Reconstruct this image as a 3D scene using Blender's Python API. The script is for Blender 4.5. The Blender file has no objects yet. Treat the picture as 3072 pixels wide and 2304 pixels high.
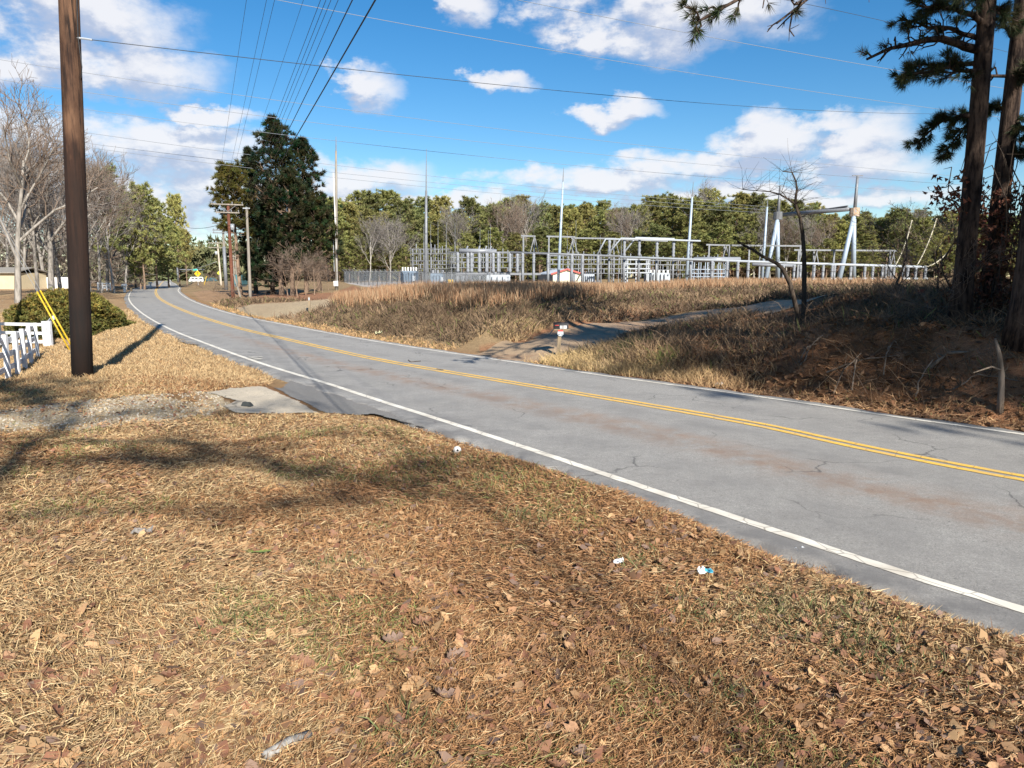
import bpy, bmesh, math, random
import numpy as np
from mathutils import Vector

# ------------------------------------------------------------------ camera, sky, sun, exposure
SC = bpy.context.scene
COL = SC.collection
FPX, CX, CY, CAMZ = 2220.0, 1536.0, 1152.0, 2.4          # focal length in photo pixels, principal point, eye height over the road
PITCH = math.atan((1152 - 830) / FPX)
cam_data = bpy.data.cameras.new("camera")
cam_data.sensor_width = 36.0
cam_data.lens = 36.0 * FPX / 3072.0
cam_data.clip_start = 0.05
cam_data.clip_end = 6000
cam = bpy.data.objects.new("camera", cam_data)
COL.objects.link(cam)
cam.location = (0, 0, CAMZ)
cam.rotation_euler = (math.pi / 2 - PITCH, 0, 0)
SC.camera = cam

SUN_EL = math.radians(31)
SUN_AZ = math.radians(157)            # clockwise from +Y (the way the camera looks): behind, to the right
SUN_DIR = Vector((math.sin(SUN_AZ) * math.cos(SUN_EL), math.cos(SUN_AZ) * math.cos(SUN_EL), math.sin(SUN_EL)))
SHX, SHY = -math.sin(SUN_AZ), -math.cos(SUN_AZ)          # way the shadows fall
sun_data = bpy.data.lights.new("sun", 'SUN')
sun_data.energy = 4.6
sun_data.angle = math.radians(0.53)
sun_data.color = (1.0, 0.94, 0.85)
sun = bpy.data.objects.new("sun", sun_data)
COL.objects.link(sun)
sun.rotation_euler = SUN_DIR.to_track_quat('Z', 'Y').to_euler()
SC.view_settings.view_transform = 'Standard'
SC.view_settings.look = 'None'
SC.view_settings.gamma = 1.0
SC.view_settings.use_curve_mapping = False
SC.view_settings.exposure = 1.15
SKY_STRENGTH = 0.06
SC.cycles.max_bounces = 5; SC.cycles.diffuse_bounces = 2; SC.cycles.glossy_bounces = 2; SC.cycles.transparent_max_bounces = 8

cp, sp = math.cos(PITCH), math.sin(PITCH)
def ray(px, py):
    x = (np.asarray(px, float) - CX) / FPX; u = -(np.asarray(py, float) - CY) / FPX
    return np.stack([x + 0 * u, cp + u * sp + 0 * x, -sp + u * cp + 0 * x], -1)
def onz(px, py, z=0.0):
    d = ray(px, py); t = (z - CAMZ) / d[..., 2]
    return d * np.asarray(t)[..., None] + np.array([0, 0, CAMZ])
def aty(px, py, Y):
    d = ray(px, py); t = Y / d[..., 1]
    return d * np.asarray(t)[..., None] + np.array([0, 0, CAMZ])
def proj(p):
    p = np.asarray(p, float) - np.array([0, 0, CAMZ])
    d = p[..., 1] * cp - p[..., 2] * sp; u = p[..., 1] * sp + p[..., 2] * cp
    d = np.where(d < 0.05, 0.05, d)
    return np.stack([CX + FPX * p[..., 0] / d, CY - FPX * u / d], -1)

def build_world():
    w = bpy.data.worlds.new("World"); SC.world = w; w.use_nodes = True
    w.cycles.sampling_method = 'NONE'
    nt = w.node_tree; nt.nodes.clear(); N = nt.nodes.new; L = nt.links.new
    def math_(op, a, b=None, c=None, clamp=False):
        n = N('ShaderNodeMath'); n.operation = op; n.use_clamp = clamp
        for i, v in enumerate((a, b, c)):
            if v is None: continue
            if isinstance(v, (int, float)): n.inputs[i].default_value = v
            else: L(v, n.inputs[i])
        return n.outputs[0]
    tc = N('ShaderNodeTexCoord'); sep = N('ShaderNodeSeparateXYZ'); L(tc.outputs['Generated'], sep.inputs[0])
    az = math_('ARCTAN2', sep.outputs[0], sep.outputs[1])
    el = math_('ARCSINE', sep.outputs[2])
    comb = N('ShaderNodeCombineXYZ'); L(az, comb.inputs[0]); L(el, comb.inputs[1])
    # cumulus clouds: soft ellipses (direction, half-size), their outline broken up by noise
    blobs = [(2010,40,380,120),(1850,115,140,65),(1395,12,100,48),(1100,258,95,66),(1510,245,95,33),(1800,345,120,36),(1885,325,90,34),
      (2475,372,115,38),(2290,430,190,74),(2570,425,150,68),(2150,490,300,52),(2480,500,270,52),(1860,530,420,50),(2300,592,520,36),(1100,530,190,70),(1280,600,420,34),
      (150,40,330,100),(340,80,150,95),(340,205,260,66),(60,225,105,34),(340,405,440,72),(520,460,280,70),(280,525,460,70),(480,620,480,74),(640,330,120,26),(800,560,200,40)]
    rng = random.Random(8)
    B = []
    for (x, y, rx, ry) in blobs:
        d = ray(x, y); d = d / np.linalg.norm(d)
        B.append((math.atan2(d[0], d[1]), math.asin(d[2]), rx / FPX, ry / FPX * .95))
    for k in range(8):                                     # the same sort of cloud in the rest of the sky
        a = (-1) ** k * (1.05 + k * .24)
        B.append((a, rng.uniform(.1, .7), rng.uniform(.12, .22), rng.uniform(.04, .07)))
    grp = bpy.data.node_groups.new('cloud_cover', 'ShaderNodeTree')
    grp.interface.new_socket('v', in_out='INPUT', socket_type='NodeSocketVector')
    grp.interface.new_socket('g', in_out='OUTPUT', socket_type='NodeSocketFloat')
    gN = grp.nodes.new; gL = grp.links.new
    gi = gN('NodeGroupInput'); go = gN('NodeGroupOutput')
    acc = None
    for (a, e, ra, re) in B:
        m = gN('ShaderNodeVectorMath'); m.operation = 'MULTIPLY_ADD'
        gL(gi.outputs[0], m.inputs[0]); m.inputs[1].default_value = (1 / ra, 1 / re, 0); m.inputs[2].default_value = (-a / ra, -e / re, 0)
        d = gN('ShaderNodeVectorMath'); d.operation = 'DOT_PRODUCT'; gL(m.outputs[0], d.inputs[0]); gL(m.outputs[0], d.inputs[1])
        if acc is None: acc = d.outputs['Value']
        else:
            x = gN('ShaderNodeMath'); x.operation = 'MINIMUM'; gL(acc, x.inputs[0]); gL(d.outputs['Value'], x.inputs[1]); acc = x.outputs[0]
    inv = gN('ShaderNodeMath'); inv.operation = 'SUBTRACT'; inv.inputs[0].default_value = 1.0; gL(acc, inv.inputs[1])
    gL(inv.outputs[0], go.inputs[0])
    def dens(vec):
        n1 = N('ShaderNodeTexNoise'); n1.inputs['Scale'].default_value = 11; n1.inputs['Detail'].default_value = 7; n1.inputs['Roughness'].default_value = .6
        st = N('ShaderNodeVectorMath'); st.operation = 'MULTIPLY'; st.inputs[1].default_value = (1, 1.8, 1); L(vec, st.inputs[0]); L(st.outputs[0], n1.inputs['Vector'])
        wp = N('ShaderNodeVectorMath'); wp.operation = 'MULTIPLY_ADD'; wp.inputs[1].default_value = (.16, .07, 0); L(n1.outputs['Color'], wp.inputs[0]); L(vec, wp.inputs[2])
        sh = N('ShaderNodeVectorMath'); sh.operation = 'SUBTRACT'; sh.inputs[1].default_value = (.08, .035, 0); L(wp.outputs[0], sh.inputs[0])
        g = N('ShaderNodeGroup'); g.node_tree = grp; L(sh.outputs[0], g.inputs[0])
        gm = math_('MAXIMUM', g.outputs[0], -1.3)
        return math_('ADD', math_('MULTIPLY_ADD', n1.outputs['Fac'], 3.2, -1.55), math_('MULTIPLY', gm, .8))
    d0 = dens(comb.outputs[0])
    off = N('ShaderNodeVectorMath'); off.operation = 'ADD'; off.inputs[1].default_value = (.006, .022, 0); L(comb.outputs[0], off.inputs[0])
    d1 = dens(off.outputs[0])
    def ramp(v, a, b):
        n = N('ShaderNodeMapRange'); n.interpolation_type = 'SMOOTHSTEP'; n.inputs['From Min'].default_value = a; n.inputs['From Max'].default_value = b; L(v, n.inputs['Value']); return n.outputs[0]
    cover = ramp(d0, -.30, .80)
    lit = ramp(math_('SUBTRACT', d0, d1), -.35, .45)        # the side towards the light thins out quickly: bright; the base: grey
    cc = N('ShaderNodeMix'); cc.data_type = 'RGBA'; L(lit, cc.inputs['Factor'])
    cc.inputs['A'].default_value = (.225, .26, .34, 1); cc.inputs['B'].default_value = (.42, .42, .435, 1)
    sky = N('ShaderNodeTexSky'); sky.sky_type = 'NISHITA'; sky.sun_disc = False
    sky.sun_elevation = SUN_EL; sky.sun_rotation = SUN_AZ
    sky.air_density = 1.0; sky.dust_density = .15; sky.ozone_density = 2.5; sky.altitude = 200
    sc_ = N('ShaderNodeVectorMath'); sc_.operation = 'SCALE'; sc_.inputs['Scale'].default_value = SKY_STRENGTH; L(sky.outputs[0], sc_.inputs[0])
    hs = N('ShaderNodeHueSaturation'); hs.inputs['Saturation'].default_value = 1.38; hs.inputs['Value'].default_value = 1.0; L(sc_.outputs[0], hs.inputs['Color'])
    mx = N('ShaderNodeMix'); mx.data_type = 'RGBA'
    L(math_('MULTIPLY', cover, .93), mx.inputs['Factor']); L(hs.outputs[0], mx.inputs['A']); L(cc.outputs['Result'], mx.inputs['B'])
    bg = N('ShaderNodeBackground'); L(mx.outputs['Result'], bg.inputs['Color']); bg.inputs['Strength'].default_value = 1.0
    out = N('ShaderNodeOutputWorld'); L(bg.outputs[0], out.inputs['Surface'])
build_world()

# ------------------------------------------------------------------ helpers
RNG = np.random.default_rng(5)
def mat(name, color, rough=.8, var=.15, scale=8.0, stretch=(1, 1, 1), color2=None, bump=0.0, metal=0.0, spec=.3, detail=5, mixat=(.4, .62)):
    m = bpy.data.materials.new(name); m.use_nodes = True
    nt = m.node_tree; N = nt.nodes.new; L = nt.links.new
    b = nt.nodes['Principled BSDF']
    b.inputs['Roughness'].default_value = rough; b.inputs['Metallic'].default_value = metal; b.inputs['Specular IOR Level'].default_value = spec
    tc = N('ShaderNodeTexCoord'); mp = N('ShaderNodeMapping'); mp.inputs['Scale'].default_value = stretch; L(tc.outputs['Object'], mp.inputs[0])
    n = N('ShaderNodeTexNoise'); n.inputs['Scale'].default_value = scale; n.inputs['Detail'].default_value = detail; n.inputs['Roughness'].default_value = .65; L(mp.outputs[0], n.inputs['Vector'])
    c2 = color2 if color2 else tuple(c * (1 - var) for c in color)
    mr = N('ShaderNodeMapRange'); mr.inputs['From Min'].default_value = mixat[0]; mr.inputs['From Max'].default_value = mixat[1]; L(n.outputs['Fac'], mr.inputs['Value'])
    mix = N('ShaderNodeMix'); mix.data_type = 'RGBA'; mix.inputs['A'].default_value = (*color, 1); mix.inputs['B'].default_value = (*c2, 1); L(mr.outputs[0], mix.inputs['Factor'])
    L(mix.outputs['Result'], b.inputs['Base Color'])
    if bump:
        bp = N('ShaderNodeBump'); bp.inputs['Strength'].default_value = 1.0; bp.inputs['Distance'].default_value = bump; L(n.outputs['Fac'], bp.inputs['Height']); L(bp.outputs[0], b.inputs['Normal'])
    return m
def mat_attr(name, rough=.85, translucent=0.0, var=.0, scale=3.0, spec=.2):
    """colour comes from the mesh's own colour attribute (each leaf, blade or patch its own colour)"""
    m = bpy.data.materials.new(name); m.use_nodes = True
    nt = m.node_tree; N = nt.nodes.new; L = nt.links.new
    b = nt.nodes['Principled BSDF']; b.inputs['Roughness'].default_value = rough; b.inputs['Specular IOR Level'].default_value = spec
    a = N('ShaderNodeVertexColor'); a.layer_name = 'Col'; src = a.outputs[0]
    if var:
        oi = N('ShaderNodeObjectInfo')
        hs = N('ShaderNodeHueSaturation'); L(src, hs.inputs['Color'])
        m1 = N('ShaderNodeMapRange'); m1.inputs['To Min'].default_value = 1 - var; m1.inputs['To Max'].default_value = 1 + var; L(oi.outputs['Random'], m1.inputs['Value']); L(m1.outputs[0], hs.inputs['Value'])
        m2 = N('ShaderNodeMapRange'); m2.inputs['To Min'].default_value = .485; m2.inputs['To Max'].default_value = .515; L(oi.outputs['Random'], m2.inputs['Value']); L(m2.outputs[0], hs.inputs['Hue'])
        src = hs.outputs[0]
    L(src, b.inputs['Base Color'])
    if translucent:
        t = N('ShaderNodeBsdfTranslucent'); L(src, t.inputs['Color'])
        mx = N('ShaderNodeMixShader'); mx.inputs[0].default_value = translucent
        L(b.outputs[0], mx.inputs[1]); L(t.outputs[0], mx.inputs[2]); L(mx.outputs[0], nt.nodes['Material Output'].inputs['Surface'])
    return m

def root_loc(o):
    v = np.zeros(3)
    while o is not None:
        v += np.array(o.location); o = o.parent
    return v
def new_mesh(name, V, Fc, mat_=None, col=None, smooth=False):
    """V (n,3); Fc: list of faces, or int array (m,3)/(m,4)"""
    me = bpy.data.meshes.new(name)
    V = np.ascontiguousarray(V, dtype=np.float32)
    if isinstance(Fc, np.ndarray):
        k = Fc.shape[1]; m = Fc.shape[0]
        me.vertices.add(len(V)); me.vertices.foreach_set('co', V.ravel())
        me.loops.add(m * k); me.loops.foreach_set('vertex_index', np.ascontiguousarray(Fc, dtype=np.int32).ravel())
        me.polygons.add(m); me.polygons.foreach_set('loop_start', np.arange(0, m * k, k, dtype=np.int32))
        me.update(calc_edges=True)
    else:
        me.from_pydata(V.tolist(), [], Fc); me.update()
    if col is not None:
        at = me.color_attributes.new('Col', 'FLOAT_COLOR', 'POINT')
        c4 = np.ones((len(V), 4), dtype=np.float32); c4[:, :3] = col
        at.data.foreach_set('color', c4.ravel())
    if smooth:
        me.polygons.foreach_set('use_smooth', np.ones(len(me.polygons), dtype=bool))
    if mat_: me.materials.append(mat_)
    return me
def put(name, me, parent=None, loc=(0, 0, 0)):
    o = bpy.data.objects.new(name, me); COL.objects.link(o); o.location = loc
    if parent is not None: o.parent = parent
    return o
def obj(name, V, Fc, m, parent=None, col=None, smooth=False):
    """mesh given in world coordinates, stored relative to its parent's base"""
    V = np.asarray(V, float)
    if parent is not None: V = V - root_loc(parent)
    return put(name, new_mesh(name, V, Fc, m, col, smooth), parent)
def tag(o, label=None, cat=None, group=None, kind=None):
    if label: o['label'] = label
    if cat: o['category'] = cat
    if group: o['group'] = group
    if kind: o['kind'] = kind
    return o
def thing(name, label, cat, loc=(0, 0, 0), group=None):
    o = bpy.data.objects.new(name, None); COL.objects.link(o); o.location = tuple(float(v) for v in loc); o.empty_display_size = .1
    return tag(o, label, cat, group)
def copy_tree(o, loc, label=None, rz=0.0, scale=1.0, parent=None):
    c = o.copy(); COL.objects.link(c)
    if parent is None:
        c.location = tuple(float(v) for v in loc); c.rotation_euler = (0, 0, rz); c.scale = (scale,) * 3
        if label: c['label'] = label
    else: c.parent = parent
    for ch in o.children: copy_tree(ch, None, parent=c)
    return c

class MB:
    """collects boxes, bars and tubes into one mesh"""
    def __init__(s): s.v = []; s.f = []
    def add(s, V, Fc):
        n = len(s.v); s.v.extend([tuple(map(float, p)) for p in V]); s.f.extend([tuple(i + n for i in q) for q in Fc]); return s
    def box(s, c, size, rz=0.0):
        a, b, h = size[0] / 2, size[1] / 2, size[2] / 2; cs, sn = math.cos(rz), math.sin(rz); V = []
        for z in (-h, h):
            for x, y in ((-a, -b), (a, -b), (a, b), (-a, b)): V.append((c[0] + x * cs - y * sn, c[1] + x * sn + y * cs, c[2] + z))
        return s.add(V, [(3, 2, 1, 0), (4, 5, 6, 7), (0, 1, 5, 4), (1, 2, 6, 5), (2, 3, 7, 6), (3, 0, 4, 7)])
    def bar(s, p, q, w, h=None):
        """square bar from p to q"""
        h = h or w; p, q = Vector(p), Vector(q); d = (q - p).normalized(); up = Vector((0, 0, 1)) if abs(d.z) < .9 else Vector((0, 1, 0))
        a = d.cross(up).normalized() * w / 2; b = a.cross(d).normalized() * h / 2; V = []
        for c in (p, q):
            for sa, sb in ((-1, -1), (1, -1), (1, 1), (-1, 1)): V.append(c + a * sa + b * sb)
        return s.add(V, [(3, 2, 1, 0), (4, 5, 6, 7), (0, 1, 5, 4), (1, 2, 6, 5), (2, 3, 7, 6), (3, 0, 4, 7)])
    def tube(s, pts, r, n=8, cap=True):
        """round tube along pts; r one radius or one per point"""
        pts = [Vector(p) for p in pts]; R = r if isinstance(r, (list, tuple)) else [r] * len(pts); V = []; F = []
        prev = None
        for i, p in enumerate(pts):
            d = (pts[min(i + 1, len(pts) - 1)] - pts[max(i - 1, 0)]).normalized()
            if prev is None:
                up = Vector((0, 0, 1)) if abs(d.z) < .9 else Vector((1, 0, 0)); a = d.cross(up).normalized()
            else: a = (prev - d * prev.dot(d)).normalized()
            prev = a; b = d.cross(a)
            for k in range(n):
                t = 2 * math.pi * k / n; V.append(p + (a * math.cos(t) + b * math.sin(t)) * R[i])
        for i in range(len(pts) - 1):
            for k in range(n): F.append((i * n + k, i * n + (k + 1) % n, (i + 1) * n + (k + 1) % n, (i + 1) * n + k))
        if cap: F.append(tuple(range(n))[::-1]); F.append(tuple((len(pts) - 1) * n + k for k in range(n)))
        return s.add(V, F)
    def build(s, name, m, parent=None, smooth=False):
        return obj(name, np.array(s.v), s.f, m, parent, None, smooth)

def vnoise(x, y, seed=0):
    """smooth value noise in 0..1"""
    x = np.asarray(x, float); y = np.asarray(y, float)
    xi = np.floor(x).astype(np.int64); yi = np.floor(y).astype(np.int64); fx = x - xi; fy = y - yi
    fx = fx * fx * (3 - 2 * fx); fy = fy * fy * (3 - 2 * fy)
    def h(a, b):
        n = (a * 374761393 + b * 668265263 + seed * 1442695041) & 0x7fffffff
        n = ((n ^ (n >> 13)) * 1274126177) & 0x7fffffff
        return ((n ^ (n >> 16)) & 0xffff) / 65535.0
    return (h(xi, yi) * (1 - fx) + h(xi + 1, yi) * fx) * (1 - fy) + (h(xi, yi + 1) * (1 - fx) + h(xi + 1, yi + 1) * fx) * fy
def fbm(x, y, seed=0, o=4):
    s = 0; a = .5; t = 0
    for k in range(o): s = s + a * vnoise(x * 2 ** k, y * 2 ** k, seed + k); t += a; a *= .55
    return s / t
def sstep(a, b, x):
    t = np.clip((np.asarray(x, float) - a) / (b - a), 0, 1); return t * t * (3 - 2 * t)
def inpoly(P, poly):
    x, y = P[..., 0], P[..., 1]; r = np.zeros(x.shape, bool); n = len(poly); j = n - 1
    for i in range(n):
        xi, yi = poly[i]; xj, yj = poly[j]
        c = ((yi > y) != (yj > y)) & (x < (xj - xi) * (y - yi) / (yj - yi + 1e-12) + xi); r ^= c; j = i
    return r

# ------------------------------------------------------------------ road line and terrain
C_IMG = [(472.1,864.1),(466,873.1),(468.7,885.6),(480,899.1),(508.2,914.9),(553.4,935.3),(609.9,955.6),(677.8,977.1),(756.9,998.6),(850,1018.9),(1025.5,1060.9),(1170.2,1091.7),(1314.8,1116.3),(1500,1148.5),(1842.5,1205.3),(2113.7,1252.5),(2330.7,1292),(2489,1331.4),(2706,1376.6),(2886.8,1412.7),(3072,1447.1)]
L_IMG = [(458.5,853.9),(406.5,864.1),(389.6,878.8),(385.7,894.6),(394.1,912.7),(417.8,934.2),(449.5,956.8),(499.2,983.9),(553.4,1007.6),(609.9,1029.1),(677.8,1055.1),(756.9,1083.3),(850,1113.9),(989.3,1155),(1134,1203.8),(1314.8,1261.7),(1500,1322.5),(1642.5,1370.9),(1913.7,1460.4),(2272,1581),(2452.8,1640.6),(2633.7,1700.3),(2814.5,1765),(3072,1850)]
R_IMG = [(548.9,857.3),(530.8,867.5),(539.9,881),(567,899.1),(609.9,917.2),(666.5,935.3),(734.3,953.4),(850,974),(1025.5,1008.5),(1170.2,1033.8),(1314.8,1055),(1536,1088),(1788.2,1126.7),(2059.5,1163.6),(2330.7,1201),(2500,1227),(2669.8,1251.8),(2886.8,1281.5),(3072,1307.9)]
def world_line(img, far, near):
    p = onz(*np.array(img).T)[:, :2]
    return np.vstack([far, p, near])
def resample(p, n=260):
    d = np.r_[0, np.cumsum(np.linalg.norm(np.diff(p, axis=0), axis=1))]
    s = d[-1] * (np.linspace(0, 1, n) ** 1.0)
    # denser where the points are dense
    s = np.interp(np.linspace(0, len(p) - 1, n), np.arange(len(p)), d)
    q = np.stack([np.interp(s, d, p[:, k]) for k in (0, 1)], -1)
    ker = np.hanning(25); ker /= ker.sum()
    e = np.vstack([np.repeat(q[:1], 12, 0) + (np.arange(-12, 0)[:, None]) * (q[1] - q[0]), q, np.repeat(q[-1:], 12, 0) + (np.arange(1, 13)[:, None]) * (q[-1] - q[-2])])
    return np.stack([np.convolve(e[:, k], ker, 'valid') for k in (0, 1)], -1)
cen = resample(world_line(C_IMG, [(-205, 440), (-136, 290)], [(8.6, 5.2), (12.2, 1.4), (17, -3), (28, -12)]))
lef = resample(world_line(L_IMG, [(-208.2, 438.5), (-139.2, 288.5)], [(6.0, 2.4), (9.4, -1.1), (14.4, -5.6), (25.5, -14.8)]), 1200)
rig = resample(world_line(R_IMG, [(-201.8, 441.5), (-132.8, 291.5)], [(10.7, 8.0), (14.6, 4.1), (19.4, -.2), (30.5, -9.2)]), 1200)
tan = np.gradient(cen, axis=0); tan /= np.linalg.norm(tan, axis=1)[:, None]
nor = np.stack([-tan[:, 1], tan[:, 0]], -1)          # tan runs towards the camera, nor points to the right-hand (far) side... sign fixed below
def offs(line):
    out = []
    for c, t, n in zip(cen, tan, nor):
        r = line - c; a = r @ t; k = np.argsort(np.abs(a))[:2]
        out.append((r[k] @ n).mean())
    o = np.array(out); ker = np.hanning(21); ker /= ker.sum()
    return np.convolve(np.r_[np.repeat(o[0], 10), o, np.repeat(o[-1], 10)], ker, 'valid')
oL, oR = offs(lef), offs(rig)
SG = np.sign(np.median(oR)); nor = nor * SG; oL, oR = -oL * SG, oR * SG     # half widths, both positive; nor points to the far side
oL = np.clip(oL, 2.2, 4.3); oR = np.clip(oR, 2.2, 4.3)
slen = np.r_[0, np.cumsum(np.linalg.norm(np.diff(cen, axis=0), axis=1))]
def road_coords(x, y):
    """signed distance past the near (left) edge line and the far (right) edge line for points x, y"""
    P = np.stack([np.ravel(x), np.ravel(y)], -1); bd = np.full(len(P), 1e9); bo = np.zeros(len(P)); bi = np.zeros(len(P), int)
    for s in range(0, len(P), 20000):
        Q = P[s:s + 20000]; d2 = ((Q[:, None, :] - cen[None]) ** 2).sum(-1); k = d2.argmin(1)
        r = Q - cen[k]; bo[s:s + 20000] = (r * nor[k]).sum(1); bi[s:s + 20000] = k; bd[s:s + 20000] = np.sqrt(d2[np.arange(len(Q)), k])
    far = np.where(np.abs(bo) < bd * .7, np.sign(bo) * bd, bo)
    return far.reshape(np.shape(x)), bi.reshape(np.shape(x))

GC = []                                               # ground heights known from the photograph: (x, y, z)
for px, py, z in [(600,2200,.8),(1200,1900,.68),(300,1700,.72),(100,1400,.6),(700,1500,.5),(1500,1750,.45),(2300,2050,.4),(2800,2200,.4),(1000,1420,.3),
    (245,1125,.35),(300,1250,.42),(800,1250,.12),(410,990,0),(500,1080,.12),(140,1040,-.66),(30,1135,-.12),(112,1072,-.18),(215,1010,-.6),(320,930,-.1),(50,906,.1),(125,880,.2),(100,868,.4),(370,868,.15),
    (2870,970,1.5),(3060,1010,1.5),(2500,1060,.95),(2700,1100,.85),(2600,960,1.5),(2410,975,1.05),(2300,1010,.8),(2600,880,1.9),(2400,880,1.65),(2750,880,1.95),
    (1300,880,1.45),(1640,885,1.5),(1450,880,1.5),(1100,905,.85),(1000,905,.6),(1150,985,.3),(1250,935,.9),(1500,945,1.0),(1500,905,1.35),(1380,990,.4),
    (1560,1030,.15),(1700,1015,.3),(1900,975,.5),(2200,925,.9),(2450,900,1.25),(2000,1030,.65),(2100,1100,.35),(1800,1060,.2),
    (900,915,.2),(700,893,.1),(850,885,.4),(1008,870,.9),(780,905,.2),(594,858,.3),(640,870,.2)]:
    GC.append(onz(px, py, z))
for x, y, z in [(0,0,.85),(0,-9,.9),(-6,0,.85),(-10,-6,.9),(5,-4,.75),(3,2,.6),(-18,5,.7),(-18,-20,.9),(20,-25,1),(-12,24,.05),(-40,30,-.6),(-70,60,-.3),(-60,110,.3),(-100,150,.4),(-200,200,.5),(-60,20,-.2),
    (22,8,1.6),(30,20,1.9),(40,5,2),(28,35,2),(45,60,2.1),(60,90,2.1),(60,120,2),(80,160,2.2),(20,60,1.6),(0,65,1.3),(-10,65,1.1),(-8,80,.7),(0,90,.5),(10,90,.9),(25,90,1.4),
    (-20,125,1.0),(-30,140,1.3),(0,125,.95),(10,125,1.0),(20,125,1.2),(35,125,1.6),(50,130,1.85),(0,160,1.2),(30,180,2),(-30,190,1.6),(-60,220,1.2),(-100,330,0),(-180,380,0),(-30,400,2),(80,400,2),(200,300,2),(-300,500,1),(300,0,2),(-300,0,1),(0,-300,1),(0,900,2),(-600,900,1),(700,700,2)]:
    GC.append(np.array([x, y, z], float))
GC = np.array(GC)
g_r = np.log(np.hypot(GC[:, 0], GC[:, 1]) + 1.2); g_t = np.arctan2(GC[:, 0], GC[:, 1])
def ground_raw(x, y):
    r = np.log(np.hypot(x, y) + 1.2); t = np.arctan2(x, y)
    w = np.minimum(np.hypot(x, y) / 3.0, 1.0)          # right at the camera the bearing means nothing
    num = 0; den = 0
    for k in range(len(GC)):
        dt = np.abs(t - g_t[k]); dt = np.minimum(dt, 2 * np.pi - dt) * w * min(1, np.hypot(GC[k, 0], GC[k, 1]) / 3)
        d2 = (r - g_r[k]) ** 2 + (dt * 1.6) ** 2 + .0012
        q = 1 / d2 ** 2; num = num + q * GC[k, 2]; den = den + q
    return num / den
NR = 340
th = np.unique(np.concatenate([np.radians(np.linspace(-180, -44, 70)), np.radians(np.linspace(-44, 44, 560)), np.radians(np.linspace(44, 180, 70))]))
rr = np.concatenate([[0.3, .7], np.geomspace(1.1, 3500, NR)])
TH, RR = np.meshgrid(th, rr)
GX, GY = RR * np.sin(TH), RR * np.cos(TH)
far_d, road_i = road_coords(GX, GY)
halfN, halfF = oL[road_i], oR[road_i]
out_d = np.where(far_d < 0, -far_d - halfN, far_d - halfF)         # metres beyond the edge line (negative on the road)
raw = ground_raw(GX, GY)
wid = np.where(far_d < 0, 1.6, 2.2)
cell = np.clip(RR * .012, 0, 3)
bl = sstep(.30, 1, (out_d - cell) / wid * 1.0)
bump = (fbm(GX * .55, GY * .55, 3, 4) - .5) * .16 + (fbm(GX * 3.1, GY * 3.1, 9, 3) - .5) * .05
bump *= sstep(.35, 1.2, out_d) * np.clip(1 - RR / 250, 0.0, 1)
GZ = -.05 * (1 - bl) + raw * bl + bump * bl
def hz(x, y):
    """height of the ground mesh"""
    x = np.asarray(x, float); y = np.asarray(y, float)
    r = np.hypot(x, y); t = np.arctan2(x, y)
    fi = np.interp(r, rr, np.arange(len(rr))); fj = np.interp(t, th, np.arange(len(th)))
    i = np.clip(fi.astype(int), 0, len(rr) - 2); j = np.clip(fj.astype(int), 0, len(th) - 2); a = fi - i; b = fj - j
    return (GZ[i, j] * (1 - a) + GZ[i + 1, j] * a) * (1 - b) + (GZ[i, j + 1] * (1 - a) + GZ[i + 1, j + 1] * a) * b
def gp(px, py):
    """where the ground is met by the line of sight through a photo pixel (first hit)"""
    d = ray(px, py); t = np.geomspace(1.0, 400, 1500)
    P = d[None] * t[:, None] + np.array([0, 0, CAMZ]); below = P[:, 2] < hz(P[:, 0], P[:, 1])
    k = int(np.argmax(below)) if below.any() else len(t) - 1
    p = P[k]; return np.array([p[0], p[1], float(hz(p[0], p[1]))])
def gy(px, Y):
    """ground point at depth Y under photo column px (measured at the horizon)"""
    x = (px - CX) / FPX * Y * cp
    return np.array([x, Y, float(hz(x, Y))])

# ------------------------------------------------------------------ ground sheet
STRAW = np.array([.40, .265, .13]); RUST = np.array([.30, .16, .075]); SOIL = np.array([.16, .10, .058]); CLAY = np.array([.33, .16, .085])
TAN = np.array([.42, .30, .165]); GRAVEL = np.array([.47, .375, .245]); LITTER = np.array([.15, .075, .038]); DGRASS = np.array([.27, .19, .105])
YARD = np.array([.40, .37, .34])
V = np.stack([GX, GY, GZ], -1)
PX = proj(V)
front = (GY > .3)
n1 = fbm(GX * .35, GY * .35, 21, 5); n2 = fbm(GX * 1.7, GY * 1.7, 33, 4)
cg = STRAW + (RUST - STRAW) * sstep(.42, .62, n1)[..., None]
cg = cg + (SOIL - cg) * (sstep(.52, .72, n2) * .55)[..., None]
def lay(mask, color, k=1.0):
    global cg
    m = np.clip(mask * k, 0, 1)[..., None]; cg = cg * (1 - m) + color * m
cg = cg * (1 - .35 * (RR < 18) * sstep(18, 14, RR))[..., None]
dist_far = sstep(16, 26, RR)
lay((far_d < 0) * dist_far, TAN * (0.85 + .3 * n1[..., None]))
lay((far_d < 0) * front * sstep(45, 70, RR) * (n1 > .35), np.array([.30, .185, .10]), .7)
lay((far_d > 0) * 1.0, DGRASS * (.7 + .6 * n1[..., None]))
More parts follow.
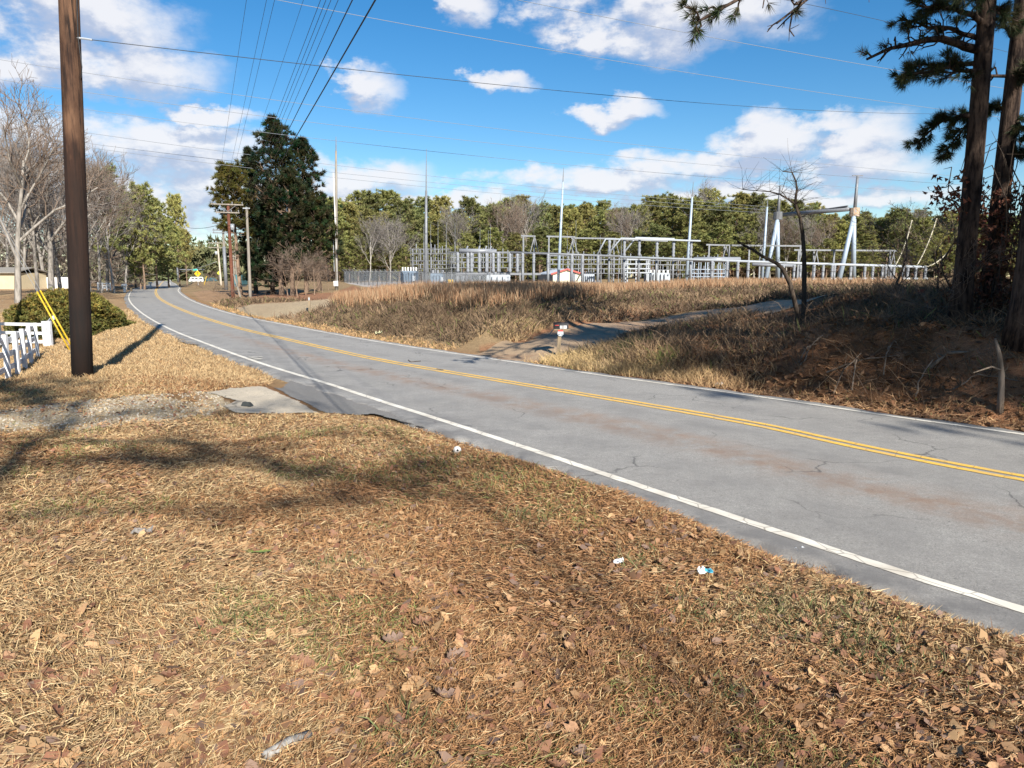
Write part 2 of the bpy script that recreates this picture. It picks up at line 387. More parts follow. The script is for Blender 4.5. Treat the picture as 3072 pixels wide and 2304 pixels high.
# right-hand bank under the trees: leaf litter over red clay
lay((far_d > 0) * (GX > 2.5) * sstep(36, 24, RR) * 1.0, LITTER * (.6 + .9 * n2[..., None]))
lay((far_d > 0) * sstep(.5, .68, fbm(GX * .6 + 7, GY * .6, 51, 4)) * sstep(40, 20, RR) * (GX > 2.5), CLAY, .75)
lay((far_d > 0) * sstep(1.6, .3, out_d) * (RR < 120), RUST * 1.1, .7)
P_FIELD = [(1500,1000),(1850,930),(2050,900),(2300,880),(2700,865),(2850,880),(2850,905),(2500,900),(2150,915),(1900,960),(1600,1010)]
lay(inpoly(PX, P_FIELD) * front * sstep(.38, .55, n1), CLAY * 1.15, .75)
P_EDGE = [(1420,1052),(1500,1030),(1640,985),(1700,975),(1640,1005),(1520,1045)]
lay(inpoly(PX, P_EDGE) * front * 1.0, CLAY, .8)
P_DIRT = [(560,862),(760,872),(960,880),(1060,872),(1060,925),(960,940),(870,955),(740,935),(690,915),(600,900)]
lay(inpoly(PX, P_DIRT) * front * (RR < 130), np.array([.33, .21, .125]) * (.75 + .5 * n1[..., None]), .9)
P_RED = [(720,868),(900,880),(1000,878),(1060,856),(1100,872),(1060,895),(900,902),(760,894)]
lay(inpoly(PX, P_RED) * front * (RR < 130), np.array([.27, .13, .075]), .75)
P_GRAV = [(745,945),(705,925),(760,912),(880,906),(1020,895),(1010,912),(960,925),(880,945),(800,955)]
lay(inpoly(PX, P_GRAV) * front * (RR < 120) * (.55 + .45 * n1), GRAVEL * .95)
P_YARD = [(1032,848),(1400,842),(1800,838),(1800,880),(1250,890)]
lay(inpoly(PX, P_YARD) * (GY > 85) * (RR < 160), YARD)
P_GDRIVE = [(-900,1330),(-600,1240),(0,1232),(250,1200),(420,1185),(640,1172),(700,1215),(640,1245),(480,1265),(250,1290),(0,1300),(-300,1360)]
wob = PX + np.stack([(n2 - .5) * 60, (fbm(GX * 2 + 5, GY * 2, 77, 3) - .5) * 40], -1)
lay(inpoly(wob, P_GDRIVE) * front * (RR < 40) * sstep(.30, .5, n2), GRAVEL * 1.05, .9)
lay((RR > 260) * 1.0, np.array([.20, .17, .09]))
shoulder = sstep(.5, .25, out_d) * (RR < 200)
lay(shoulder * 1.0, np.array([.13, .105, .08]), .8)
nR, nT = RR.shape
idx = np.arange(nR * nT).reshape(nR, nT)
quads = np.stack([idx[:-1, :-1], idx[:-1, 1:], idx[1:, 1:], idx[1:, :-1]], -1).reshape(-1, 4)[:, ::-1]
def ground_material():
    m = bpy.data.materials.new('ground'); m.use_nodes = True
    nt = m.node_tree; N = nt.nodes.new; L = nt.links.new; b = nt.nodes['Principled BSDF']
    b.inputs['Roughness'].default_value = .95; b.inputs['Specular IOR Level'].default_value = .1
    a = N('ShaderNodeVertexColor'); a.layer_name = 'Col'
    tc = N('ShaderNodeTexCoord')
    n = N('ShaderNodeTexNoise'); n.inputs['Scale'].default_value = 9; n.inputs['Detail'].default_value = 9; n.inputs['Roughness'].default_value = .75; L(tc.outputs['Object'], n.inputs['Vector'])
    k = N('ShaderNodeTexNoise'); k.inputs['Scale'].default_value = 55; k.inputs['Detail'].default_value = 4; L(tc.outputs['Object'], k.inputs['Vector'])
    ad = N('ShaderNodeMath'); ad.operation = 'ADD'; L(n.outputs['Fac'], ad.inputs[0]); L(k.outputs['Fac'], ad.inputs[1])
    mr = N('ShaderNodeMapRange'); mr.inputs['From Min'].default_value = .7; mr.inputs['From Max'].default_value = 1.3; mr.inputs['To Min'].default_value = .5; mr.inputs['To Max'].default_value = 1.35; L(ad.outputs[0], mr.inputs['Value'])
    hs = N('ShaderNodeHueSaturation'); L(a.outputs[0], hs.inputs['Color']); L(mr.outputs[0], hs.inputs['Value'])
    L(hs.outputs[0], b.inputs['Base Color'])
    bp = N('ShaderNodeBump'); bp.inputs['Distance'].default_value = .03; L(ad.outputs[0], bp.inputs['Height']); L(bp.outputs[0], b.inputs['Normal'])
    return m
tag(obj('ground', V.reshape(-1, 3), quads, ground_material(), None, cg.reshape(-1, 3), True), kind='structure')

# ------------------------------------------------------------------ road, markings, drives
def asphalt_material(name, base, clay=0.0, crack=True, fresh=.0):
    m = bpy.data.materials.new(name); m.use_nodes = True
    nt = m.node_tree; N = nt.nodes.new; L = nt.links.new; b = nt.nodes['Principled BSDF']
    b.inputs['Roughness'].default_value = .75; b.inputs['Specular IOR Level'].default_value = .35
    tc = N('ShaderNodeTexCoord')
    def noise(scale, det=4, ro=.6, st=None):
        n = N('ShaderNodeTexNoise'); n.inputs['Scale'].default_value = scale; n.inputs['Detail'].default_value = det; n.inputs['Roughness'].default_value = ro
        if st is not None: L(st, n.inputs['Vector'])
        else: L(tc.outputs['Object'], n.inputs['Vector'])
        return n.outputs['Fac']
    def mrange(v, a, c, lo, hi):
        n = N('ShaderNodeMapRange'); n.inputs['From Min'].default_value = a; n.inputs['From Max'].default_value = c; n.inputs['To Min'].default_value = lo; n.inputs['To Max'].default_value = hi; L(v, n.inputs['Value']); return n.outputs[0]
    def mix(f, A, B):
        n = N('ShaderNodeMix'); n.data_type = 'RGBA'
        for s, v in (('Factor', f), ('A', A), ('B', B)):
            if isinstance(v, (tuple, float, int)): n.inputs[s].default_value = v
            else: L(v, n.inputs[s])
        return n.outputs['Result']
    grain = noise(62, 4, .85)
    big = noise(.5, 5, .6)
    c = mix(mrange(grain, .36, .64, 0, 1), (base[0] * .58, base[1] * .58, base[2] * .58, 1), (base[0] * 1.42, base[1] * 1.42, base[2] * 1.40, 1))
    c = mix(mrange(big, .35, .65, 0, .45), c, (base[0] * .82, base[1] * .81, base[2] * .79, 1))
    mid = noise(9, 6, .8); c = mix(mrange(mid, .42, .60, 0, .38), c, (base[0] * .66, base[1] * .65, base[2] * .64, 1))
    spk = noise(45, 3, .75); c = mix(mrange(spk, .55, .70, 0, .65), c, (base[0] * 1.45, base[1] * 1.43, base[2] * 1.38, 1))
    at = N('ShaderNodeAttribute'); at.attribute_name = 'Col'       # red: clay dust tracked by tyres, green: dark wheel wear, blue: tar cracks
    sp_ = N('ShaderNodeSeparateColor'); L(at.outputs['Color'], sp_.inputs[0])
    cl = N('ShaderNodeMath'); cl.operation = 'MULTIPLY'; L(sp_.outputs[0], cl.inputs[0]); L(mrange(noise(2.2, 6, .7), .38, .62, 0, 1), cl.inputs[1])
    c = mix(cl.outputs[0], c, (.30, .165, .085, 1))
    wr = N('ShaderNodeMath'); wr.operation = 'MULTIPLY'; L(sp_.outputs[1], wr.inputs[0]); L(mrange(noise(1.1, 6, .7), .40, .60, 0, .6), wr.inputs[1])
    c = mix(wr.outputs[0], c, (base[0] * .55, base[1] * .55, base[2] * .56, 1))
    sp2 = mrange(noise(21, 3, .6), .635, .69, 0, .6)
    c = mix(sp2, c, (base[0] * .42, base[1] * .42, base[2] * .42, 1))
    if crack:
        w = N('ShaderNodeTexVoronoi'); w.feature = 'DISTANCE_TO_EDGE'; w.inputs['Scale'].default_value = .55
        wv = N('ShaderNodeTexNoise'); wv.inputs['Scale'].default_value = 1.3; wv.inputs['Detail'].default_value = 6; L(tc.outputs['Object'], wv.inputs['Vector'])
        av = N('ShaderNodeVectorMath'); av.operation = 'MULTIPLY_ADD'; av.inputs[1].default_value = (1.2, 1.2, 0); L(wv.outputs['Color'], av.inputs[0]); L(tc.outputs['Object'], av.inputs[2]); L(av.outputs[0], w.inputs['Vector'])
        ck = N('ShaderNodeMath'); ck.operation = 'MULTIPLY'; L(mrange(w.outputs['Distance'], .0, .012, .7, 0), ck.inputs[0]); L(mrange(noise(.3, 2), .50, .57, 0, 1), ck.inputs[1])
        c = mix(ck.outputs[0], c, (.03, .03, .03, 1))
    L(c, b.inputs['Base Color'])
    bp = N('ShaderNodeBump'); bp.inputs['Distance'].default_value = .008; bp.inputs['Strength'].default_value = 1.0; L(grain, bp.inputs['Height']); L(bp.outputs[0], b.inputs['Normal'])
    return m
M_ASPH = asphalt_material('asphalt', (.305, .293, .272))
s_f = np.interp(np.linspace(0, len(cen) - 1, 900), np.arange(len(cen)), np.arange(len(cen)))
def road_pt(off):
    """points at offset off (callable of k or array), 900 stations"""
    c = np.stack([np.interp(s_f, np.arange(len(cen)), cen[:, k]) for k in (0, 1)], -1)
    n = np.stack([np.interp(s_f, np.arange(len(cen)), nor[:, k]) for k in (0, 1)], -1); n /= np.linalg.norm(n, axis=1)[:, None]
    return c + n * off[:, None]
hL = np.interp(s_f, np.arange(len(cen)), oL); hR = np.interp(s_f, np.arange(len(cen)), oR)
ss = np.interp(s_f, np.arange(len(cen)), slen)
edgeL = .42 + (vnoise(ss * 1.3, ss * 0, 4) - .5) * .2 + (vnoise(ss * 5, ss * 0, 14) - .5) * .1
edgeR = .36 + (vnoise(ss * 1.3, ss * 0, 5) - .5) * .16 + (vnoise(ss * 5, ss * 0, 15) - .5) * .08
TT = [0, .008] + list(np.linspace(.02, .98, 17)) + [.992, 1]; K = len(TT)
cols = []; dust = []; rv = []
for k in range(K):
    t = TT[k]
    o = -(hL + edgeL) * (1 - t) + (hR + edgeR) * t
    p = road_pt(o); z = np.full(len(p), .012) + .035 * (1 - np.abs(2 * t - 1) ** 2)
    if k in (0, K - 1): z -= .07
    rv.append(np.column_stack([p, z]))
    # clay between the wheel tracks of the near lane, wear in the tracks
    nl = -o / hL
    d_ = np.exp(-((nl - .46) / .09) ** 2) * sstep(45, 22, np.hypot(p[:, 0], p[:, 1])) * .8
    eg = sstep(.93, 1.0, nl) * 1.6; wq = eg + np.exp(-((nl - .78) / .1) ** 2) + np.exp(-((nl - .22) / .1) ** 2) + np.exp(-((-nl - .25) / .1) ** 2) + np.exp(-((-nl - .78) / .1) ** 2) + np.exp(-((nl - .5) / .08) ** 2) * .8
    dust.append(np.column_stack([d_, wq, 0 * d_]))
rv = np.stack(rv, 1); dust = np.stack(dust, 1)
def strip_quads(n, k):
    i = np.arange(n * k).reshape(n, k); return np.stack([i[:-1, :-1], i[1:, :-1], i[1:, 1:], i[:-1, 1:]], -1).reshape(-1, 4)
def face_up(Vv, Q):
    a, b, c = Vv[Q[0, 0]], Vv[Q[0, 1]], Vv[Q[0, 2]]
    return Q if np.cross(b - a, c - a)[2] > 0 else Q[:, ::-1]
RV = rv.reshape(-1, 3); RQ = face_up(RV, strip_quads(900, K))
tag(obj('road', RV, RQ, M_ASPH, None, dust.reshape(-1, 3), True), kind='structure')
def road_z(t_off, half):                                # crown of the road at relative offset -1..1
    return .012 + .035 * (1 - np.clip(np.abs(t_off), 0, 1) ** 2)
def paint_material(name, color, wear):
    m = bpy.data.materials.new(name); m.use_nodes = True
    nt = m.node_tree; N = nt.nodes.new; L = nt.links.new; b = nt.nodes['Principled BSDF']; b.inputs['Roughness'].default_value = .6
    tc = N('ShaderNodeTexCoord'); n = N('ShaderNodeTexNoise'); n.inputs['Scale'].default_value = 15; n.inputs['Detail'].default_value = 7; n.inputs['Roughness'].default_value = .8; L(tc.outputs['Object'], n.inputs['Vector'])
    mr = N('ShaderNodeMapRange'); mr.inputs['From Min'].default_value = .62 - wear; mr.inputs['From Max'].default_value = .70; mr.inputs['To Max'].default_value = .85; L(n.outputs['Fac'], mr.inputs['Value'])
    mx = N('ShaderNodeMix'); mx.data_type = 'RGBA'; mx.inputs['A'].default_value = (*color, 1); mx.inputs['B'].default_value = tuple(c * .5 + .07 for c in color) + (1,); L(mr.outputs[0], mx.inputs['Factor'])
    vo = N('ShaderNodeTexVoronoi'); vo.feature = 'DISTANCE_TO_EDGE'; vo.inputs['Scale'].default_value = 2.6; L(tc.outputs['Object'], vo.inputs['Vector'])
    cr = N('ShaderNodeMapRange'); cr.inputs['From Max'].default_value = .022; cr.inputs['To Min'].default_value = .75; cr.inputs['To Max'].default_value = 0; L(vo.outputs['Distance'], cr.inputs['Value'])
    n3 = N('ShaderNodeTexNoise'); n3.inputs['Scale'].default_value = 2.2; n3.inputs['Detail'].default_value = 5; L(tc.outputs['Object'], n3.inputs['Vector'])
    dr = N('ShaderNodeMapRange'); dr.inputs['From Min'].default_value = .42; dr.inputs['From Max'].default_value = .68; dr.inputs['To Max'].default_value = .45; L(n3.outputs['Fac'], dr.inputs['Value'])
    m3 = N('ShaderNodeMix'); m3.data_type = 'RGBA'; m3.inputs['B'].default_value = (.33, .27, .19, 1); L(dr.outputs[0], m3.inputs['Factor']); L(mx.outputs['Result'], m3.inputs['A'])
    m4 = N('ShaderNodeMix'); m4.data_type = 'RGBA'; m4.inputs['B'].default_value = (.16, .13, .10, 1); L(cr.outputs[0], m4.inputs['Factor']); L(m3.outputs['Result'], m4.inputs['A']); L(m4.outputs['Result'], b.inputs['Base Color'])
    return m
M_WHITE_LINE = paint_material('white_line_paint', (.74, .70, .60), .06)
M_YELLOW_LINE = paint_material('yellow_line_paint', (.78, .47, .075), .08)
def line_strip(name, off, width, m, dz=.006):
    far_w = width * (1 + 0 * ss)
    ew = (vnoise(ss * 9, ss * 0, 60) - .5) * .012
    a = road_pt(off - far_w / 2 + ew); b = road_pt(off + far_w / 2 + ew)
    def zz(o): return road_z(np.where(o < 0, o / (hL + edgeL), o / (hR + edgeR)), 0) + dz
    Vv = np.stack([np.column_stack([a, zz(off - far_w / 2)]), np.column_stack([b, zz(off + far_w / 2)])], 1).reshape(-1, 3)
    return tag(obj(name, Vv, face_up(Vv, strip_quads(900, 2)), m), kind='structure')
line_strip('near_edge_line', -hL, .125, M_WHITE_LINE)
line_strip('far_edge_line', hR, .125, M_WHITE_LINE)
line_strip('near_centre_line', 0 * hL - .105, .115, M_YELLOW_LINE)
line_strip('far_centre_line', 0 * hL + .105, .115, M_YELLOW_LINE)

def drape(name, poly_px, m, up, step=.12, jitter=.05, edge_noise=.1, zfun=None, col=None):
    """sheet laid over the ground inside an outline measured in the photograph, with a ragged edge"""
    W = np.array([gp(*q)[:2] for q in poly_px])
    lo, hi = W.min(0) - .3, W.max(0) + .3
    xs = np.arange(lo[0], hi[0], step); ys = np.arange(lo[1], hi[1], step)
    Xg, Yg = np.meshgrid(xs, ys)
    wx = Xg + (fbm(Xg * 1.6, Yg * 1.6, 41, 4) - .5) * edge_noise * 4; wy = Yg + (fbm(Xg * 1.6 + 9, Yg * 1.6, 42, 4) - .5) * edge_noise * 4
    ins = inpoly(np.stack([wx, wy], -1), W)
    Zg = hz(Xg, Yg) + up + (fbm(Xg * 2, Yg * 2, 8, 2) - .5) * .012
    if zfun is not None: Zg = zfun(Xg, Yg, Zg)
    i = np.arange(Xg.size).reshape(Xg.shape)
    Q = np.stack([i[:-1, :-1], i[:-1, 1:], i[1:, 1:], i[1:, :-1]], -1).reshape(-1, 4)
    fin = ins.ravel(); Q = Q[fin[Q].all(1)]
    used = np.unique(Q); mp = np.full(Xg.size, -1); mp[used] = np.arange(len(used))
    Vv = np.stack([Xg, Yg, Zg], -1).reshape(-1, 3)[used]
    return tag(obj(name, Vv, mp[Q], m, None, np.zeros((len(used), 3)) if col is None else col(Vv), True), kind='structure')
M_APRON = asphalt_material('worn_asphalt', (.20, .19, .175), crack=True)
M_CONC = asphalt_material('pale_concrete', (.46, .40, .31), crack=True)
apron_z = lambda X, Y, Z: np.maximum(Z, .0) * 0 + .004 + np.clip(hz(X, Y), 0, .04)
drape('asphalt_apron', [(835,1108),(872,1142),(822,1166),(868,1192),(985,1242),(1120,1252),(1240,1285),(1330,1312),(1380,1305),(1200,1235),(1000,1162),(900,1132)], M_APRON, .0, .06, zfun=lambda X, Y, Z: np.maximum(hz(X, Y) + .012, -.004), edge_noise=.03)
drape('concrete_pad', [(618,1182),(690,1166),(800,1164),(862,1192),(975,1242),(845,1245),(700,1242),(665,1222),(700,1205)], M_CONC, .018, .05, edge_noise=.03)
drape('asphalt_patch', [(520,1002),(560,1014),(640,1042),(600,1040),(545,1036),(530,1020)], M_APRON, .02, .1, zfun=lambda X, Y, Z: np.maximum(hz(X, Y) + .02, .008), edge_noise=.05)
# drive up to the substation
DRV = [(1420,1062,4.2),(1540,1062,3.6),(1640,1045,3.2),(1760,1005,3.0),(1900,978,3.0),(2050,955,3.0),(2200,930,3.0),(2330,913,3.0),(2450,902,3.0)]
dw = np.array([gp(a, b)[:2] for a, b, _ in DRV]); dwd = np.array([w for *_, w in DRV])
def smooth_path(p, n):
    d = np.r_[0, np.cumsum(np.linalg.norm(np.diff(p, axis=0), axis=1))]; s = np.linspace(0, d[-1], n)
    q = np.stack([np.interp(s, d, p[:, k]) for k in range(p.shape[1])], -1); ker = np.hanning(int(n / 6) | 1); ker /= ker.sum(); h = len(ker) // 2
    e = np.vstack([np.repeat(q[:1], h, 0), q, np.repeat(q[-1:], h, 0)]); return np.stack([np.convolve(e[:, k], ker, 'valid') for k in range(q.shape[1])], -1)
dp = smooth_path(np.column_stack([dw, dwd]), 120)
dt = np.gradient(dp[:, :2], axis=0); dt /= np.linalg.norm(dt, axis=1)[:, None]; dn = np.stack([-dt[:, 1], dt[:, 0]], -1)
dv = []
for k in range(13):
    t = k / 6 - 1; p = dp[:, :2] + dn * (dp[:, 2] / 2 * t + (vnoise(np.arange(120) * .5, np.zeros(120), 70 + (k > 6)) - .5) * .35 * abs(t))[:, None]
    dv.append(np.column_stack([p, hz(p[:, 0], p[:, 1]) + .035 - .1 * (abs(t) == 1)]))
dv = np.stack(dv, 1).reshape(-1, 3)
M_DRIVE = asphalt_material('drive_asphalt', (.37, .265, .165))
dcol = np.zeros((len(dv), 3)); dcol[:, 0] = .75 * sstep(.35, .6, fbm(dv[:, 0] * .5, dv[:, 1] * .5, 90, 3)); dcol[:, 1] = .5
tag(obj('substation_drive', dv, face_up(dv, strip_quads(120, 13)), M_DRIVE, None, dcol, True), kind='structure')

# ------------------------------------------------------------------ materials for built things
M_STEEL = mat('galvanised_steel', (.20, .21, .225), .55, .2, 3, metal=.25)
M_STEEL_D = mat('dull_steel', (.15, .155, .165), .6, .3, 4, metal=.2)
M_BLUEST = mat('pale_blue_steel', (.33, .40, .48), .5, .12, 2, metal=.1)
M_PORC = mat('grey_porcelain', (.225, .24, .265), .35, .12, 5)
M_EQUIP = mat('blue_grey_equipment_paint', (.17, .225, .29), .5, .15, 2)
M_EQUIP_L = mat('light_equipment_paint', (.35, .38, .41), .5, .12, 2)
M_WHITE = mat('white_paint', (.64, .64, .63), .5, .12, 6)
M_WFENCE = mat('weathered_white_paint', (.58, .59, .61), .6, .3, 9, color2=(.50, .47, .42), mixat=(.55, .75))
M_CREAM = mat('cream_siding', (.72, .66, .50), .6, .08, 1)
M_TRIM = mat('red_trim', (.45, .10, .08), .5, .1, 4)
M_ROOF = mat('pale_metal_roof', (.62, .68, .74), .4, .1, 2)
M_RUST = mat('rusty_steel', (.42, .25, .12), .8, .3, 6, color2=(.30, .30, .30))
M_BLACK = mat('black_paint', (.015, .015, .017), .45, .2, 8)
M_RED = mat('red_plastic', (.55, .06, .05), .5, .1, 6)
M_YEL = mat('yellow_plastic', (.62, .40, .03), .5, .25, 5)
M_SIGNY = mat('yellow_sign_sheeting', (.80, .42, .02), .5, .06, 3)
M_GREENS = mat('green_sign_sheeting', (.05, .38, .33), .5, .06, 3)
M_DKGLASS = mat('dark_glass', (.03, .035, .04), .12, .1, 3, spec=.6)
M_RUBBER = mat('tyre_rubber', (.02, .02, .02), .9, .2, 8)
M_TEAL = mat('teal_metal', (.05, .13, .15), .6, .2, 3)
M_WIRE = mat('weathered_cable', (.05, .055, .06), .6, .2, 20)
M_CABLE_B = mat('black_cable_sheath', (.018, .018, .02), .6, .2, 20)
M_ALU = mat('aluminium_conductor', (.42, .43, .44), .5, .15, 20, metal=.3)
M_ALUD = mat('dull_conductor', (.20, .22, .25), .6, .15, 20)
M_POST = mat('weathered_post_wood', (.26, .20, .13), .85, .4, 14, (1, 1, .12))
M_POLE_G = mat('grey_pole_wood', (.26, .235, .20), .85, .4, 10, (1, 1, .08))
M_POLE_R = mat('red_brown_pole_wood', (.17, .065, .04), .85, .5, 10, (1, 1, .08))
def big_pole_material():
    m = bpy.data.materials.new('creosoted_pole_wood'); m.use_nodes = True
    nt = m.node_tree; N = nt.nodes.new; L = nt.links.new; b = nt.nodes['Principled BSDF']; b.inputs['Roughness'].default_value = .85; b.inputs['Specular IOR Level'].default_value = .2
    tc = N('ShaderNodeTexCoord'); mp = N('ShaderNodeMapping'); mp.inputs['Scale'].default_value = (1, 1, .06); L(tc.outputs['Object'], mp.inputs[0])
    n = N('ShaderNodeTexNoise'); n.inputs['Scale'].default_value = 16; n.inputs['Detail'].default_value = 8; n.inputs['Roughness'].default_value = .7; L(mp.outputs[0], n.inputs['Vector'])
    mp2 = N('ShaderNodeMapping'); mp2.inputs['Scale'].default_value = (1, 1, .35); L(tc.outputs['Object'], mp2.inputs[0])
    n2 = N('ShaderNodeTexNoise'); n2.inputs['Scale'].default_value = 3.2; n2.inputs['Detail'].default_value = 5; L(mp2.outputs[0], n2.inputs['Vector'])
    sp_ = N('ShaderNodeSeparateXYZ'); L(tc.outputs['Object'], sp_.inputs[0])
    # creosote lies heaviest at the butt; lower half also carries painted tree shade
    h = N('ShaderNodeMapRange'); h.inputs['From Min'].default_value = .3; h.inputs['From Max'].default_value = 8.0; L(sp_.outputs[2], h.inputs['Value'])
    ad = N('ShaderNodeMath'); ad.operation = 'MULTIPLY_ADD'; L(n2.outputs['Fac'], ad.inputs[0]); ad.inputs[1].default_value = .75; hm = N('ShaderNodeMath'); hm.operation = 'MULTIPLY'; hm.inputs[1].default_value = .75; L(h.outputs[0], hm.inputs[0]); L(hm.outputs[0], ad.inputs[2])
    r = N('ShaderNodeValToRGB'); L(ad.outputs[0], r.inputs[0]); e = r.color_ramp.elements
    e[0].position = .42; e[0].color = (.012, .009, .008, 1); e[1].position = 1.3 / 1.6; e[1].color = (.036, .018, .012, 1)
    x = e.new(1.0); x.color = (.125, .068, .040, 1)
    mr = N('ShaderNodeMapRange'); mr.inputs['From Min'].default_value = .46; mr.inputs['From Max'].default_value = .62; L(n.outputs['Fac'], mr.inputs['Value'])
    mx = N('ShaderNodeMix'); mx.data_type = 'RGBA'; mx.inputs['B'].default_value = (.016, .010, .008, 1); L(mr.outputs[0], mx.inputs['Factor']); L(r.outputs[0], mx.inputs['A']); L(mx.outputs['Result'], b.inputs['Base Color'])
    bp = N('ShaderNodeBump'); bp.inputs['Distance'].default_value = .02; L(n.outputs['Fac'], bp.inputs['Height']); L(bp.outputs[0], b.inputs['Normal'])
    return m
M_BIGPOLE = big_pole_material()

# ------------------------------------------------------------------ utility poles and wires
LINE = np.array([-.38, .925]); PERP = np.array([.925, .38])
def pole_shaft(name, base, h, r0, r1, m, parent, lean=(0, 0), n=14, bury=.4, sag_noise=.0):
    b = MB(); pts = []; R = []
    for k in range(11):
        t = k / 10; pts.append((base[0] + lean[0] * t, base[1] + lean[1] * t, base[2] - bury + (h + bury) * t)); R.append(r0 + (r1 - r0) * t)
    return b.tube(pts, R, n).build(name, m, parent, True)
def crossarm(parent, c, half, m, ins=4, arm=.1, d=PERP):
    p = np.array([c[0] - d[0] * half, c[1] - d[1] * half, c[2]]); q = np.array([c[0] + d[0] * half, c[1] + d[1] * half, c[2]])
    a = MB().bar(p, q, arm, arm * 1.3).build('crossarm', m, parent)
    for k in range(ins):
        t = (k + .12) / (ins - 1 + .24) if ins > 1 else .5; z = p + (q - p) * t
        MB().tube([(z[0], z[1], z[2] + .05), (z[0], z[1], z[2] + .14), (z[0], z[1], z[2] + .17), (z[0], z[1], z[2] + .3)], [.03, .07, .05, .06], 6).build('insulator', M_PORC, a)
    return a
bp0 = gp(245, 1126)
pole = thing('utility_pole', 'thick dark creosoted wooden pole standing beside the gravel drive', 'utility pole', bp0)
pole_shaft('pole', bp0, 14.0, .205, .165, M_BIGPOLE, pole, (.62, .1), 20)
hx = bp0[0] + .62 * .49 + .2; hz0 = 7.05
MB().tube([(hx + .12, bp0[1], 9.6), (hx + .05, bp0[1] - .02, 8.2), (hx + .0, bp0[1] - .03, hz0), (hx + .03, bp0[1] - .03, 6.5), (hx - .02, bp0[1], 6.3)], .012, 5).build('ground_wire', M_CABLE_B, pole)
MB().tube([(hx - .05, bp0[1], hz0), (hx + .14, bp0[1], hz0 - .02), (hx + .26, bp0[1], hz0 - .04)], .02, 6).build('cable_clamp', M_EQUIP_L, pole)

bpole = gp(699, 893)
brown = thing('utility_pole', 'red-brown wooden pole with two crossarms beyond the pale gravel turn-off', 'utility pole', bpole)
Yb = bpole[1]; topz = float(aty(683, 611, Yb)[2]); hB = topz - bpole[2]
pole_shaft('pole', bpole, hB, .2, .15, M_POLE_R, brown)
za, zb2 = topz - .1, float(aty(683, 638, Yb)[2])
crossarm(brown, (bpole[0], bpole[1] - .22, za), 1.65, M_POLE_G, 4); crossarm(brown, (bpole[0], bpole[1] - .22, zb2), 1.2, M_POLE_G, 4)
MB().tube([(bpole[0] + .35, Yb, float(aty(690, 690, Yb)[2])), (bpole[0] + .35, Yb, float(aty(690, 672, Yb)[2]))], .22, 10).build('transformer_can', M_EQUIP_L, brown, True)
for s in (-1, 1):
    MB().bar((bpole[0] + PERP[0] * .9 * s, Yb + PERP[1] * .9 * s - .2, za - .04), (bpole[0], Yb - .18, za - .75), .05).build('brace', M_STEEL_D, brown)
MB().bar((bpole[0] + .25, Yb - .1, bpole[2] + 2.6), (bpole[0] + 1.0, Yb - .3, bpole[2] - .1), .14).build('push_brace', M_POLE_G, brown)

b2 = gp(679, 870); p2 = thing('utility_pole', 'grey pole with four short crossarms just behind the red-brown pole', 'utility pole', b2)
Y2 = b2[1]; t2 = float(aty(670, 658, Y2)[2])
pole_shaft('pole', b2, t2 - b2[2], .26, .16, M_POLE_G, p2)
MB().tube([(b2[0], Y2, b2[2] - .1), (b2[0], Y2, float(aty(670, 740, Y2)[2]))], [.30, .26], 12).build('steel_sleeve', M_STEEL, p2, True)
for yy in (661, 671, 691, 699):
    crossarm(p2, (b2[0], Y2 - .3, float(aty(670, yy, Y2)[2])), 1.5, M_STEEL_D, 3, .12)
b3 = gp(664, 856); p3_ = thing('utility_pole', 'pale leaning wooden pole with a small grey transformer, farther up the road', 'utility pole', b3)
Y3 = b3[1]; t3 = float(aty(652, 726, Y3)[2]); lx = float(aty(652, 726, Y3)[0] - b3[0])
pole_shaft('pole', b3, t3 - b3[2], .24, .16, mat('bleached_pole_wood', (.50, .44, .36), .85, .3, 6, (1, 1, .1)), p3_, (lx, 0))
for yy in (729, 743): crossarm(p3_, (b3[0] + lx * .95, Y3 - .25, float(aty(652, yy, Y3)[2])), 2.0, M_POLE_G, 3, .14)
MB().tube([(b3[0] + lx * .8 - .5, Y3, float(aty(650, 764, Y3)[2])), (b3[0] + lx * .8 - .5, Y3, float(aty(650, 754, Y3)[2]))], .35, 8).build('transformer_can', M_EQUIP_L, p3_, True)
b4 = gy(748, 78.0); p4_ = thing('utility_pole', 'slim grey pole in front of the tall dark pines', 'utility pole', b4)
t4 = float(aty(740, 622, 78)[2]); l4 = float(aty(740, 622, 78)[0] - b4[0])
pole_shaft('pole', b4, t4 - b4[2], .17, .12, M_POLE_G, p4_, (l4, 0))
MB().box((b4[0] + l4, 78 - .1, t4 - .1), (.7, .1, .12)).build('crossarm', M_EQUIP_L, p4_)
for px, py, yt, lab in ((769, 850, 752, 'thin far pole left of the dark pines, the right one of two'), (763, 850, 765, 'thin far pole left of the dark pines, the left one of two')):
    q = gy(px - 60, 210 if px > 765 else 190); o = thing('utility_pole', lab, 'utility pole', q, 'two far poles'); tz = float(aty(px - 60, yt, q[1])[2])
    pole_shaft('pole', q, tz - q[2], .22, .16, M_POLE_G, o); crossarm(o, (q[0], q[1] - .3, tz - .4), 1.3, M_POLE_G, 2, .14)
# the pole right behind the camera that carries this line on (its shadow falls across the verge)
YB = -25.0
bB = np.array([11.6, YB, 0.]); bB[2] = float(hz(bB[0], bB[1]))
back = thing('utility_pole', 'wooden pole with three crossarms on the verge far behind the viewer', 'utility pole', bB)
pole_shaft('pole', bB, 12.2, .19, .14, M_POLE_R, back)
for z, h in ((12.0, 1.7), (10.6, 1.5), (8.6, 1.2)): crossarm(back, (bB[0], bB[1], bB[2] + z), h, M_POLE_G, 4, .12)

